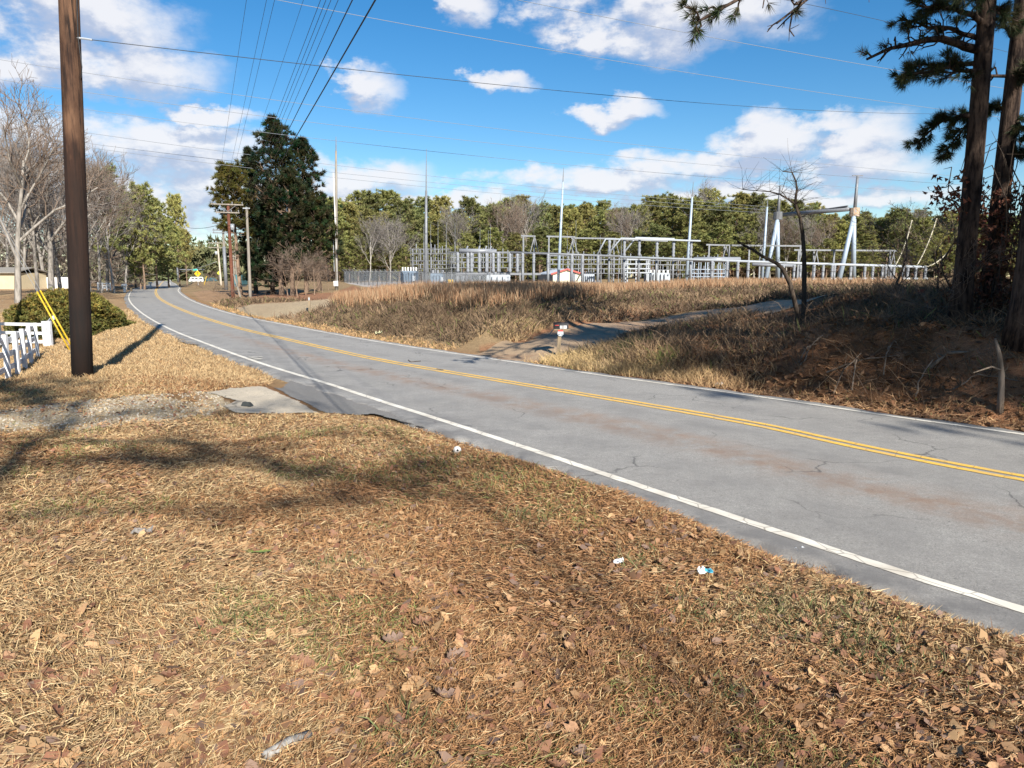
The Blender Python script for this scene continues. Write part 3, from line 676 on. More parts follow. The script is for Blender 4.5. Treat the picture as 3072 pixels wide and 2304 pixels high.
def wire(name, pts, r, m, label, group, n=5):
    return tag(MB().tube(pts, r, n).build(name, m, None, True), label, 'wire', group)
def sag_line(A, B, sag, n=26):
    A, B = np.array(A, float), np.array(B, float); u = np.linspace(0, 1, n)[:, None]
    p = A + (B - A) * u; p[:, 2] -= 4 * sag * (u * (1 - u))[:, 0]; return p
ALONG = [(740, 645, 605, 12.6, .0065, .5), (801, 659, 637, 11.4, .006, .5), (826, 668, 637, 11.2, .006, .5), (911, 700, 606, 12.6, .006, .5),
         (963, 690, 690, 9.3, .006, .6), (978, 694, 692, 9.2, .006, .6), (997, 699, 694, 9.0, .0055, .6), (1018, 705, 696, 8.8, .0055, .6), (1063, 700, 700, 7.3, .0095, .6), (1129, 697, 716, 6.6, .012, .5)]
names = ['first', 'second', 'third', 'fourth', 'fifth', 'sixth', 'seventh', 'eighth']
for k, (xt, ax, ay, zB, r, sag) in enumerate(ALONG):
    A = aty(ax, ay, Yb); d = ray(xt, 0)
    def f(u):
        y = A[1] + u * (YB - A[1]); return A[2] + u * (zB - A[2]) - 4 * sag * u * (1 - u) - (CAMZ + d[2] / d[1] * y)
    lo, hi = .3, .999; 
    us = np.linspace(lo, hi, 400); fv = np.array([f(u) for u in us]); j = int(np.argmax(np.sign(fv) != np.sign(fv[0]))); u = us[j] if j else .8
    y = A[1] + u * (YB - A[1]); qx = d[0] / d[1] * y; xB = A[0] + (qx - A[0]) / u
    B = np.array([xB, YB, zB])
    pts = sag_line(A, B, sag, 30)
    if k < 8: wire('power_line', pts, r, M_WIRE, names[k] + ' thin wire from the left of those running overhead along the road', 'wires overhead along the road')
    else: wire('telephone_cable', pts, r, M_CABLE_B, ('left' if k == 8 else 'right') + ' one of the two thick black cables running overhead along the road', 'thick cables along the road')
TRANS = [('topmost transmission wire, crossing only the upper right corner', [(2368, 2), (2703, 75), (3000, 150)], (46, 60), .014, M_WIRE),
  ('transmission wire that enters at the top edge and runs through the pine boughs', [(1555, 0), (2000, 87), (2921, 250)], (48, 62), .018, M_ALUD),
  ('transmission wire starting at the top edge above the road wires', [(833, 0), (2000, 208), (2867, 334)], (46, 66), .018, M_ALUD),
  ('upper transmission wire of the three crossing the whole sky', [(0, 179), (1200, 350), (2887, 530)], (60, 100), .019, M_ALUD),
  ('middle transmission wire of the three crossing the whole sky', [(0, 239), (1200, 399), (2887, 555)], (62, 102), .019, M_ALUD),
  ('lower transmission wire of the three crossing the whole sky', [(43, 298), (1200, 444), (2882, 582)], (64, 104), .017, M_ALUD),
  ('highest of the three lowest transmission wires running to the steel frame', [(81, 372), (1200, 518), (2325, 622)], (75, 140), .022, M_ALUD),
  ('middle of the three lowest transmission wires running to the steel frame', [(0, 395), (1200, 538), (2325, 631)], (75, 140), .022, M_ALUD),
  ('bottom one of the three lowest transmission wires running to the steel frame', [(125, 423), (1200, 553), (2325, 640)], (75, 140), .022, M_ALUD)]
for k, (lab, P, (Y0, Y1), r, m) in enumerate(TRANS):
    x = np.array([p[0] for p in P], float); y = np.array([p[1] for p in P], float); c = np.polyfit(x, y, 2)
    x0 = x[0] - (500 if x[0] < 300 else 350); x1 = x[2] + (350 if x[2] > 2400 else 0)
    xs = np.linspace(x0, x1, 30); f_ = (xs - x[0]) / (x[2] - x[0])
    ys = np.where(xs < x[0], y[0] + (xs - x[0]) * np.polyval(np.polyder(c), x[0]), np.where(xs > x[2], y[2] + (xs - x[2]) * np.polyval(np.polyder(c), x[2]), np.polyval(c, xs)))
    inv = 1 / Y0 + (1 / Y1 - 1 / Y0) * f_                  # straight in plan
    wire('transmission_line', aty(xs, ys, 1 / inv), r, m, lab, 'transmission wires crossing the sky')
A = np.array([hx + .26, bp0[1], hz0 - .04]); Bm = aty(2990, 337, 52.)
wire('guy_cable', sag_line(A, Bm, .55, 30), .008, M_WIRE, 'thin cable from the clamp on the thick dark pole across the sky', None)
wire('service_drop', sag_line(aty(430, 822, 190.), aty(650, 785, 170.), 1.0, 16), .05, M_ALU, 'pale sagging wire over the far end of the road', None)
wire('service_drop', sag_line(aty(560, 682, 150.), aty(664, 672, 110.), .4, 12), .035, M_WIRE, 'short dark wire from the far pines to the pole crossarms', None)
ga = gp(212, 1050)
for k, dx in enumerate((0, .16)):
    a = np.array([ga[0] + dx, ga[1], ga[2] - .1]); top = aty(110 + dx * 60, 873 - 4 * k, ga[1]) ; dd = top - a
    g = thing('guy_wire', ('left' if k == 0 else 'right') + ' one of the two yellow-sleeved guy wires behind the thick dark pole', 'guy wire', a, 'yellow guy wire guards')
    MB().tube([a, a + dd * 4.2], .008, 4).build('strand', M_STEEL, g); MB().tube([a + dd * .02, a + dd * .99], [.03, .026], 8).build('guard_sleeve', M_YEL, g, True)
ep = ga + (aty(110, 873, ga[1]) - ga) * 4.2; e0 = np.array([ep[0], ep[1], float(hz(ep[0], ep[1]))])
o = thing('utility_pole', 'wooden pole past the left edge that holds the guy wires', 'utility pole', e0); pole_shaft('pole', e0, ep[2] - e0[2] + .4, .17, .13, M_POLE_G, o)

# ------------------------------------------------------------------ mailbox at the drive
mbp = gp(1673, 1072); Ym = mbp[1]
pxm = Ym / FPX * cp                                       # metres for one photo pixel at the mailbox
mbx = thing('mailbox', 'black mailbox numbered 18 on a wooden post at the end of the drive', 'mailbox', mbp)
zt = float(aty(1680, 967, Ym)[2]); zbx = float(aty(1680, 987, Ym)[2]); hb = zt - zbx
MB().bar((mbp[0], Ym, mbp[2] - .3), (mbp[0] + .06, Ym, zbx), .1).build('post', M_POST, mbx)
MB().box((mbp[0] + .1, Ym, zbx - .012), (.5, .17, .03)).build('bracket', M_POST, mbx)
bx0 = float(aty(1660, 977, Ym)[0]); bx1 = float(aty(1705, 977, Ym)[0])
prof = [(-.085, 0), (-.085, hb * .5)] + [(-.085 * math.cos(t), hb * .5 + hb * .5 * math.sin(t)) for t in np.linspace(.3, math.pi - .3, 7)] + [(.085, hb * .5), (.085, 0)]
Vv = [(bx0, Ym + a, zbx + .004 + b) for a, b in prof] + [(bx1, Ym + a, zbx + .004 + b) for a, b in prof]; n_ = len(prof)
box_o = obj('box', np.array(Vv), [tuple(range(n_))[::-1], tuple(range(n_, 2 * n_))] + [(i, (i + 1) % n_, n_ + (i + 1) % n_, n_ + i) for i in range(n_)], M_BLACK, mbx)
MB().bar((bx0 + .02, Ym - .02, zbx + .02), (bx0 - .12, Ym - .03, zbx - .16), .17, .012).build('open_door', M_BLACK, mbx)
fl = MB().box((bx0 + .10, Ym - .092, zbx + hb * .58), (.12, .006, .022)).build('flag', M_RED, mbx)
pl = MB().box(((bx0 + bx1) / 2 + .07, Ym - .09, zbx + hb * .32), (.20, .008, .085)).build('number_plate', M_WHITE, mbx)
def text_mesh(body, size, name, m, parent, loc, rot, extr=.001):
    cu = bpy.data.curves.new(name, 'FONT'); cu.body = body; cu.size = size; cu.align_x = 'LEFT'; cu.align_y = 'CENTER'; cu.extrude = extr; cu.offset = size * .012
    t = bpy.data.objects.new(name, cu); COL.objects.link(t); bpy.context.view_layer.update()
    me = bpy.data.meshes.new_from_object(t.evaluated_get(bpy.context.evaluated_depsgraph_get())); bpy.data.objects.remove(t)
    me.name = name; me.materials.clear(); me.materials.append(m)
    o = put(name, me, parent, tuple(np.array(loc) - root_loc(parent))); o.rotation_euler = rot; return o
text_mesh('18', .10, 'digits', M_BLACK, pl, ((bx0 + bx1) / 2 - .02, Ym - .0965, zbx + hb * .32), (math.pi / 2, 0, 0))
sx = float(aty(1681, 1000, Ym)[0]); sz = float(aty(1681, 999, Ym)[2])
def ngon_plate(name, c, r, n, m, parent, th=.008, rot=0.0, sy=1.0):
    V_ = []; 
    for y in (-th / 2, th / 2):
        for k in range(n): t = 2 * math.pi * (k + .5) / n + rot; V_.append((c[0] + r * math.cos(t), c[1] + y, c[2] + r * sy * math.sin(t)))
    return obj(name, np.array(V_), [tuple(range(n)), tuple(range(n, 2 * n))[::-1]] + [(i, n + i, n + (i + 1) % n, (i + 1) % n) for i in range(n)], m, parent)
sp1 = ngon_plate('sign_plate', (sx, Ym - .075, sz), .095, 8, M_EQUIP_L, mbx)
MB().box((sx, Ym - .083, sz + .075), (.14, .006, .04)).build('red_band', M_RED, sp1)
MB().box((sx + .0, Ym - .075, sz + .135), (.12, .008, .05)).build('red_tab', M_RED, mbx)
for k, (dx, w) in enumerate(((-.045, .05), (.05, .045))): MB().box((sx + dx, Ym - .083, sz - .035 - .012 * k), (w, .006, .014)).build('print_line', M_STEEL_D, sp1)

# ------------------------------------------------------------------ white board fence, bushes' neighbour on the left lawn
def fence(name, label, pts, h, m, rails=(.25, .58, .92), w=.1, group=None, post_extra=.06, rail_h=.13):
    root = thing(name, label, 'fence', pts[0], group)
    for i, p in enumerate(pts):
        MB().box((p[0], p[1], p[2] + (h + post_extra) / 2 - .1), (w, w, h + post_extra + .2), .1 * i).build('post', m, root)
    for i in range(len(pts) - 1):
        a, b = np.array(pts[i]), np.array(pts[i + 1]); d = (b - a)[:2] / np.linalg.norm((b - a)[:2]); nn = np.array([d[1], -d[0]]); nn = nn * (-1 if nn[1] > 0 else 1)
        for q, f in enumerate(rails):
            o3 = np.array([*(nn * (w / 2 + .018)), h * f + .02 * math.sin(3 * i + q)])
            MB().bar(a + o3, b + o3, .034, rail_h).build('rail', m, root)
    return root
fa = [gp(-40, 1185), gp(26, 1137), gp(55, 1122), gp(76, 1107), gp(95, 1090), gp(114, 1071)]
fence('board_fence', 'white board fence with close posts left of the thick dark pole', fa, 1.04, M_WFENCE, (.22, .56, .9))
yb_ = gp(138, 1039)[1]
fb = [np.array([*aty(x, 1039, yb_ + dy)[:2], 0]) for x, dy in ((-260, 1.5), (-120, 1), (0, .5), (138, 0))]
for p in fb: p[2] = float(hz(p[0], p[1]))
fence('board_fence', 'white board fence in front of the dark green bush, nearest section of its run', fb, 1.05, M_WFENCE, (.2, .54, .9), .16)
c0 = gp(152, 1038); c1 = c0 + np.array([-1.75, 3.2, 0]); c1[2] = float(hz(c1[0], c1[1]))
fence('board_fence', 'white fence stub running away from the gate post by the bush', [c0, c1], 1.05, M_WFENCE, (.2, .54, .9), .16)
q0 = gy(292, 118.); q1 = gy(318, 118.); q2 = gy(329, 119.5)
fence('board_fence', 'small far white fence between the thick dark pole and the white mailbox', [q0, gy(305, 118.), q1, q2], 1.15, M_WHITE, (.3, .62, .92), .18)
# long white wall and building beyond the bare trees
wa, wb = gy(27, 128.), gy(212, 128.)
o = thing('privacy_fence', 'long bright white solid fence behind the bare trees on the left', 'fence', wa)
for k in range(7):
    a = wa + (wb - wa) * (k / 7); b = wa + (wb - wa) * ((k + 1) / 7)
    MB().bar((a[0] + .08, 128, .4 + .95), (b[0] - .08, 128, .4 + .95), .06, 1.9).build('panel', M_WHITE, o)
for k in range(8):
    a = wa + (wb - wa) * (k / 7); MB().box((a[0], 128, 1.3), (.16, .14, 2.1)).build('post', M_WHITE, o)
bl_ = gy(-40, 120.); o = thing('house', 'tan house wall with eaves at the left edge behind the trees', 'building', bl_)
MB().box((bl_[0], 124, 1.4), (9.2, 8, 3.2)).build('wall', mat('tan_siding', (.50, .42, .28), .7, .1, 1), o)
rb = MB(); rx0, rx1 = bl_[0] - 5, bl_[0] + 5.0
rb.add([(rx0, 119.4, 2.95), (rx1, 119.4, 2.95), (rx1, 124, 3.8), (rx0, 124, 3.8), (rx0, 128.6, 2.95), (rx1, 128.6, 2.95), (rx0, 119.4, 3.1), (rx1, 119.4, 3.1), (rx1, 124, 3.95), (rx0, 124, 3.95), (rx0, 128.6, 3.1), (rx1, 128.6, 3.1)],
       [(6, 7, 8, 9), (9, 8, 11, 10), (0, 3, 2, 1), (3, 4, 5, 2), (0, 1, 7, 6), (4, 10, 11, 5), (0, 6, 9, 3), (3, 9, 10, 4), (1, 2, 8, 7), (2, 5, 11, 8)]); rb.build('roof', mat('grey_shingles', (.26, .24, .21), .9, .3, 8), o)
def far_mailbox(px, Y, m, label, h, w):
    b = gy(px, Y); o = thing('mailbox', label, 'mailbox', b)
    MB().box((b[0], b[1], b[2] + h * .36), (w * .45, w * .45, h * .78)).build('post', m if m is M_WHITE else M_POST, o)
    P_ = [(-.5, 0), (-.5, .6), (-.3, .92), (0, 1), (.3, .92), (.5, .6), (.5, 0)]; z0 = b[2] + h * .74; bh = h * .28
    V_ = [(b[0] + a * w, b[1] - .4, z0 + c * bh) for a, c in P_] + [(b[0] + a * w, b[1] + .3, z0 + c * bh) for a, c in P_]; k = len(P_)
    obj('box', np.array(V_), [tuple(range(k)), tuple(range(k, 2 * k))[::-1]] + [(i, k + i, k + (i + 1) % k, (i + 1) % k) for i in range(k)], m, o)
far_mailbox(371, 118., M_WHITE, 'white mailbox on a white post at the outside of the bend', 1.3, .6)
far_mailbox(391, 121., M_BLACK, 'black mailbox next to the white one at the bend', 1.15, .55)
far_mailbox(450, 160., M_WHITE, 'far pale mailbox post under the pines left of the road', 1.3, .5)
far_mailbox(508, 225., M_WHITE, 'small white mailbox at the far verge just before the junction', 1.5, .6)

# ------------------------------------------------------------------ signs, signal, vehicles at the junction
sb = gp(595, 856); Ys = sb[1]
sg = thing('warning_sign', 'yellow diamond signal-ahead sign on a white post at the bend', 'road sign', sb)
sc_y = float(aty(594, 821, Ys)[2]); rr_ = 10.0 / FPX * Ys * cp
MB().box((sb[0], Ys + .03, (sb[2] + float(aty(594, 809, Ys)[2])) / 2 - .1), (.12, .05, float(aty(594, 809, Ys)[2]) - sb[2] + .2)).build('post', M_WHITE, sg)
pl2 = ngon_plate('plate', (sb[0], Ys - .03, sc_y), rr_, 4, M_SIGNY, sg, .02, math.pi / 4)
MB().box((sb[0], Ys - .05, sc_y), (rr_ * .36, .01, rr_ * .95)).build('symbol_panel', M_BLACK, pl2)
for dz, m in ((.3, M_RED), (0, M_SIGNY), (-.3, M_GREENS)): ngon_plate('signal_dot', (sb[0], Ys - .065, sc_y + dz * rr_), rr_ * .14, 10, m, pl2, .01)
s2 = gy(657, 235.); o = thing('warning_sign', 'small yellow-green sign behind the pale leaning pole', 'road sign', s2)
MB().box((s2[0], s2[1] + .05, s2[2] + 1.4), (.12, .06, 2.9)).build('post', M_STEEL, o); ngon_plate('plate', (s2[0], s2[1], s2[2] + 2.6), .62, 4, mat('lime_sheeting', (.62, .62, .06), .5, .05, 3), o, .03, math.pi / 4)
yp = gp(612, 856); o = thing('guy_wire', 'yellow guy-wire sleeve leaning beside the warning sign', 'guy wire', yp)
MB().tube([yp, aty(620, 828, yp[1])], .07, 6).build('guard_sleeve', M_YEL, o); MB().tube([aty(620, 828, yp[1]), aty(645, 740, yp[1])], .02, 4).build('strand', M_STEEL_D, o)
YJ = 330.; jb = gy(534, YJ); ms = thing('signal_mast', 'traffic signal mast with a long arm over the far junction', 'traffic light', jb)
MB().tube([(jb[0], YJ, jb[2]), (jb[0], YJ, float(aty(534, 800, YJ)[2]))], [.5, .4], 10).build('pole', M_STEEL_D, ms, True)
za_ = float(aty(580, 809, YJ)[2]); x1_ = float(aty(614, 809, YJ)[0]); MB().tube([(jb[0], YJ, za_), (x1_, YJ, za_ + .1)], [.24, .14], 8).build('arm', M_STEEL, ms)
MB().box((float(aty(587, 809, YJ)[0]), YJ - .3, za_), (2.2, .08, .75)).build('street_name_sign', M_GREENS, ms)
for px in (595, 609):
    h_ = MB().box((float(aty(px, 809, YJ)[0]), YJ - .35, za_ + (.9 if px == 595 else 0)), (.5, .3, 1.3)).build('signal_head', M_BLACK, ms)
    for k, m in enumerate((M_RED, M_SIGNY, M_GREENS)): ngon_plate('lens', (float(aty(px, 809, YJ)[0]), YJ - .52, za_ + (.9 if px == 595 else 0) + .4 - .4 * k), .14, 8, mat('unlit_lens', (.05, .03, .02), .3) if px == 595 and k == 0 else M_DKGLASS, h_, .04)
def vehicle(name, label, cat, px, Y, L_, W_, H_, m, van, rz):
    b = gy(px, Y); o = thing(name, label, cat, (0, 0, 0))
    prof = [(-.5, .18), (-.5, .55), (-.49, .92), (-.42, 1.0), (.30, 1.0), (.38, .92), (.44, .55), (.5, .48), (.5, .18)] if van else [(-.5, .22), (-.5, .55), (-.44, .62), (-.30, .66), (-.18, 1.0), (.12, 1.0), (.28, .66), (.46, .58), (.5, .45), (.5, .22)]
    n = len(prof); V_ = [(x * L_, s * W_ / 2 * (1 if z < .7 else .9), z * H_) for s in (-1, 1) for x, z in prof]
    obj('body', np.array(V_), [tuple(range(n)), tuple(range(n, 2 * n))[::-1]] + [(i, n + i, n + (i + 1) % n, (i + 1) % n) for i in range(n)], m, o)
    for s in (-1, 1):
        for x in (-.31, .31):
            wv = MB().tube([(x * L_, s * (W_ / 2 - .18), .34), (x * L_, s * (W_ / 2 + .02), .34)], .34, 12).build('wheel', M_RUBBER, o)
            MB().tube([(x * L_, s * (W_ / 2 + .021), .34), (x * L_, s * (W_ / 2 + .03), .34)], .2, 10).build('rim', M_STEEL, wv)
        for x0, x1 in (((-.44, -.2), (-.17, .08), (.11, .33)) if van else ((-.2, -.04), (-.02, .16))):
            MB().box(((x0 + x1) / 2 * L_, s * (W_ / 2 * .955 + .004), .76 * H_), ((x1 - x0) * L_ * .9, .03, .24 * H_)).build('window', M_DKGLASS, o)
        MB().box((.497 * L_, s * W_ * .34, .42 * H_), (.03, .28, .14)).build('headlight', M_WHITE, o); MB().box((-.502 * L_, s * W_ * .4, .5 * H_), (.03, .14, .2)).build('tail_light', M_RED, o)
    MB().bar((.40 * L_, 0, .84 * H_) if van else (.2 * L_, 0, .84 * H_), (.455 * L_, 0, .60 * H_) if van else (.27 * L_, 0, .70 * H_), W_ * .84, .03).build('windscreen', M_DKGLASS, o)
    o.location = (b[0], b[1], b[2] + .02); o.rotation_euler = (0, 0, rz)
    return o
vehicle('van', 'white van crossing the far junction', 'van', 588, 300., 5.4, 2.0, 2.2, M_WHITE, True, math.radians(200))
vehicle('car', 'dark car parked among brush right of the warning sign', 'car', 632, 255., 4.5, 1.8, 1.45, M_TEAL, False, math.radians(150))
tb = gy(718, 150.); tk = thing('storage_tank', 'teal metal container left of the tall dark pines', 'container', tb)
Tz0, Tz1 = tb[2], float(aty(718, 824, 150)[2]); tw = 23 / FPX * 150
prof = [(-.5, .12), (-.5, .88), (-.42, 1), (.42, 1), (.5, .88), (.5, .12), (.42, 0), (-.42, 0)]; n_ = 8
V_ = [(tb[0] + a * tw, 149.2 + y, Tz0 + .25 + c * (Tz1 - Tz0 - .25)) for y in (0, 3.2) for a, c in prof]
obj('shell', np.array(V_), [tuple(range(8))[::-1], tuple(range(8, 16))] + [(i, (i + 1) % 8, 8 + (i + 1) % 8, 8 + i) for i in range(8)], M_TEAL, tk)
MB().box((tb[0], 149.1, (Tz0 + Tz1) / 2 + .15), (tw * .86, .06, (Tz1 - Tz0) * .72)).build('door', mat('teal_door', (.06, .16, .18), .5, .1, 2), tk)
for s in (-1, 1): MB().box((tb[0] + s * tw * .36, 150.5, Tz0 + .14), (.2, 3, .3)).build('skid', M_STEEL_D, tk)
mp_ = gp(929, 936); o = thing('marker_post', 'thin grey wooden marker post beside the pale gravel turn-off', 'post', mp_)
zt_ = float(aty(929, 890, mp_[1])[2]); MB().box((mp_[0], mp_[1], (mp_[2] + zt_) / 2 - .15), (.1, .06, zt_ - mp_[2] + .3)).build('post', M_POST, o); MB().box((mp_[0], mp_[1] - .036, zt_ - .12), (.08, .008, .14)).build('reflector', M_EQUIP_L, o)

# ------------------------------------------------------------------ substation
def wx(px, Y): return float((px - CX) / FPX * Y * cp)      # x of photo column px at depth Y (near the horizon)
def wz(py, Y): return float(aty(CX, py, Y)[2])
def ground_z(px, Y): return float(hz(wx(px, Y), Y))
YS = 126.0
def insulator(name, p, q, r, parent, m=None, n=8):
    """ribbed porcelain stack between p and q"""
    p, q = np.array(p, float), np.array(q, float); pts = []; R = []
    for k in range(9):
        pts.append(p + (q - p) * (k / 8)); R.append(r * (1.25 if k % 2 else .8))
    return MB().tube(pts, R, n).build(name, m or M_PORC, parent, True)
def bus_support(px, Y, ytop, ymid, label, group, r=.17, m=None, proto={}):
    """steel column to ymid, porcelain stack on it up to ytop"""
    b = gy(px, Y); o = thing('bus_support', label, 'insulator column', b, group)
    zt_, zm = wz(ytop, Y), wz(ymid, Y)
    MB().tube([(b[0], Y, b[2] - .2), (b[0], Y, zm)], r * .95, 8).build('column', m or M_STEEL, o, True)
    MB().box((b[0], Y, b[2] + .1), (.6, .6, .3)).build('footing', M_EQUIP_L, o)
    insulator('insulator', (b[0], Y, zm), (b[0], Y, zt_), r, o)
    return o
def rack(px0, px1, ytop, Y, nb, levels, label, m, depth=3.0, ins=True, w=.10, cat='switch rack'):
    """steel rack: posts, beams on several levels, hanging and standing insulators"""
    x0, x1 = wx(px0, Y), wx(px1, Y); b = np.array([(x0 + x1) / 2, Y, ground_z((px0 + px1) / 2, Y)])
    o = thing('switch_rack', label, cat, b)
    rg = random.Random(int(px0)); zt_ = wz(ytop, Y)
    for k in range(nb + 1):
        x = x0 + (x1 - x0) * k / nb
        for y in (Y, Y + depth):
            MB().box((x, y, (b[2] - .3 + zt_) / 2), (w, w, zt_ - b[2] + .3)).build('post', m, o)
    for lv in levels:
        z = wz(lv, Y)
        for y in (Y, Y + depth):
            bm = MB().bar((x0 - .2, y - .13, z), (x1 + .2, y - .13, z), w * .75, w).build('beam', m, o)
            if ins and y == Y:
                for k in range(nb * 2):
                    x = x0 + (x1 - x0) * (k + .5) / (nb * 2); up = 1 if rg.random() < .6 else -1
                    insulator('insulator', (x, y - .13, z + up * w * .5), (x, y - .13, z + up * (w * .5 + rg.uniform(.4, .9))), .085, bm, n=6)
    for k in range(nb + 1):
        x = x0 + (x1 - x0) * k / nb; z = wz(levels[0], Y)
        MB().bar((x, Y - .1, z + .02), (x, Y + depth, z + .02), w * .7).build('cross_beam', m, o)
    return o
def transformer(px0, px1, ytop, ybot, Y, label, m, nb, bush_m, fins=6, depth=2.2):
    x0, x1 = wx(px0, Y), wx(px1, Y); zb_ = ground_z((px0 + px1) / 2, Y); zt_ = wz(ytop, Y); h = zt_ - zb_; w = x1 - x0
    o = thing('transformer', label, 'transformer', ((x0 + x1) / 2, Y, zb_))
    MB().box(((x0 + x1) / 2, Y + depth / 2, zb_ + .1), (w * 1.05, depth * 1.1, .3)).build('plinth', M_EQUIP_L, o)
    tk_ = MB().box(((x0 + x1) / 2, Y + depth / 2, zb_ + .25 + h * .36), (w * .9, depth, h * .72)).build('tank', m, o)
    for k in range(fins):
        MB().box((x0 + w * (.08 + .84 * k / max(1, fins - 1)), Y - .2, zb_ + .35 + h * .32), (w * .06, .42, h * .5)).build('cooling_fin', m, tk_)
    for k in range(nb):
        x = x0 + w * (k + .5) / nb; insulator('bushing', (x, Y + depth * .4, zb_ + .25 + h * .72), (x, Y + depth * .4, zt_ + .1), w / nb * .28, o, bush_m)
    MB().box((x1 - w * .14, Y - .3, zb_ + .25 + h * .3), (w * .2, .3, h * .3)).build('control_cabinet', M_EQUIP_L, o)
    return o
transformer(1201, 1250, 803, 856, YS, 'blue-grey transformer bank with six white-capped bushings left of the steel mast', M_EQUIP, 6, M_WHITE, 6, 3.2)
transformer(1290, 1334, 812, 854, YS - 2, 'blue-grey finned cabinets between the steel mast and the insulator platform', M_EQUIP, 3, M_PORC, 5)
transformer(1456, 1534, 818, 862, YS - 6, 'white and grey transformer beneath the insulator platform', M_EQUIP_L, 4, M_PORC, 5)
transformer(1750, 1785, 816, 846, YS, 'pale transformer just right of the cream control building', M_EQUIP_L, 5, M_PORC, 6)
transformer(1934, 2012, 812, 836, YS + 4, 'wide pale transformer right of the tall angled pipe frame', M_EQUIP_L, 6, M_WHITE, 7)
rack(1234, 1345, 742, YS + 8, 5, (747, 760, 782, 793, 806), 'dark steel switch rack farthest left in the substation', M_STEEL_D, 4)
rack(1355, 1560, 757, YS + 6, 7, (758, 772, 786, 803), 'wide steel rack of grey insulators behind the equipment platform', M_STEEL, 3)
rack(1650, 1865, 762, YS + 8, 7, (766, 778, 792, 806, 820), 'dense steel switch rack right above the cream control building', M_STEEL, 4)
rack(1882, 1945, 775, YS + 2, 2, (778, 792, 806, 818), 'pale pipe grid left of the wide pale transformer', M_EQUIP_L, 2, True, .2)
rack(1950, 2070, 778, YS + 8, 4, (781, 794, 810, 822), 'steel switch rack behind the wide pale transformer', M_STEEL, 3)
rack(2075, 2175, 775, YS + 2, 5, (779, 808, 820, 830), 'steel rack of tall insulators left of the first steel leg pair', M_BLUEST, 3)
# platform with insulator columns on it
Yp = YS - 4; zd = wz(822, Yp); x0, x1 = wx(1368, Yp), wx(1622, Yp)
pf = thing('equipment_platform', 'long raised steel platform carrying a row of grey insulator columns', 'platform', ((x0 + x1) / 2, Yp, ground_z(1495, Yp)))
MB().box(((x0 + x1) / 2, Yp, zd), (x1 - x0, .5, .34)).build('front_beam', M_STEEL, pf); MB().box(((x0 + x1) / 2, Yp + 2.4, zd), (x1 - x0, .4, .3)).build('rear_beam', M_STEEL_D, pf)
MB().box((wx(1490, Yp), Yp + 1.2, zd + .16), ((x1 - x0) * .62, 2.0, .08)).build('deck', M_STEEL, pf)
for px in (1372, 1390, 1400, 1440, 1530, 1568, 1602):
    for dy in (0, 2.4): MB().box((wx(px, Yp), Yp + dy, (ground_z(px, Yp) - .3 + zd - .17) / 2), (.26, .24, zd - .17 - ground_z(px, Yp) + .3)).build('leg', M_STEEL, pf)
for px in (1374, 1404, 1415, 1438, 1460, 1480, 1495, 1530, 1552): insulator('insulator_column', (wx(px, Yp), Yp - .02, zd + .17), (wx(px, Yp), Yp - .02, wz(757, Yp)), .24, pf)
MB().tube([(wx(1379, Yp), Yp, wz(752, Yp)), (wx(1490, Yp), Yp, wz(754, Yp))], .36, 10).build('fat_tube', M_PORC, pf, True)
MB().tube([(wx(1345, Yp), Yp + .2, wz(757, Yp)), (wx(1562, Yp), Yp + .2, wz(757, Yp))], .12, 8).build('bus_tube', M_STEEL, pf, True)
for px in (1400, 1436, 1456, 1470): insulator('horn', (wx(px, Yp), Yp, wz(750, Yp)), (wx(px + 4, Yp), Yp, wz(738, Yp)), .14, pf)
# tubular buses and the columns that carry them
def bus(name, pts, r, m, label, Y=None):
    P_ = [(wx(px, Y_), Y_, wz(py, Y_)) for px, py, Y_ in pts]
    return tag(MB().tube(P_, r, 8).build(name, m, None, True), label, 'pipe bus')
Yl = YS - 10
bus('bus_pipe', [(1530, 757, Yl), (1859, 769, Yl)], .17, M_STEEL, 'long level pipe running in front of the cream control building')
bus('bus_pipe', [(1859, 771, Yl), (2400, 790, Yl), (2776, 801, Yl)], .19, M_EQUIP_L, 'long pale pipe on short columns under the big steel frame')
bus('bus_pipe', [(2079, 779, Yl + 3), (2218, 779, Yl + 3)], .42, M_PORC, 'short fat grey pipe over the tall insulator rack')
bus('bus_pipe', [(2255, 793, Yl + 2), (2385, 797, Yl + 2)], .3, M_PORC, 'short fat pipe below the long pale pipe behind the forked sapling')
fr = thing('pipe_frame', 'raised pale pipe frame with slanted ends above the substation middle', 'pipe frame', (wx(1950, Yl), Yl, ground_z(1950, Yl)))
for pts in ([(1790, 766), (1815, 717), (1860, 718), (2000, 723)], [(1820, 766), (1861, 715), (2098, 723)], [(1862, 769), (1905, 713), (2020, 717)]):
    dy = .8 * pts[0][0] / 40 % 3
    MB().tube([(wx(a, Yl + dy), Yl + dy, wz(b, Yl + dy)) for a, b in pts], .14, 8).build('pipe', M_EQUIP_L, fr, True)
for px, yt in ((1829, 720), (1874, 720), (1919, 718), (1972, 725), (2022, 725), (2075, 724)):
    g0 = ground_z(px, Yl); zt_ = wz(yt, Yl + 1); zm = g0 + (zt_ - g0) * .62
    c_ = MB().tube([(wx(px, Yl), Yl + 1, g0 - .2), (wx(px, Yl), Yl + 1, zm)], .19, 8).build('column', M_STEEL, fr, True); insulator('insulator', (wx(px, Yl), Yl + 1, zm), (wx(px, Yl), Yl + 1, zt_), .22, c_)
for px in (1568, 1601, 1644, 1715, 1747, 1793): bus_support(px, Yl, 757 + (px - 1530) * .036, 790, 'tall grey column under the level pipe by the control building', 'columns under the level pipe', .22)
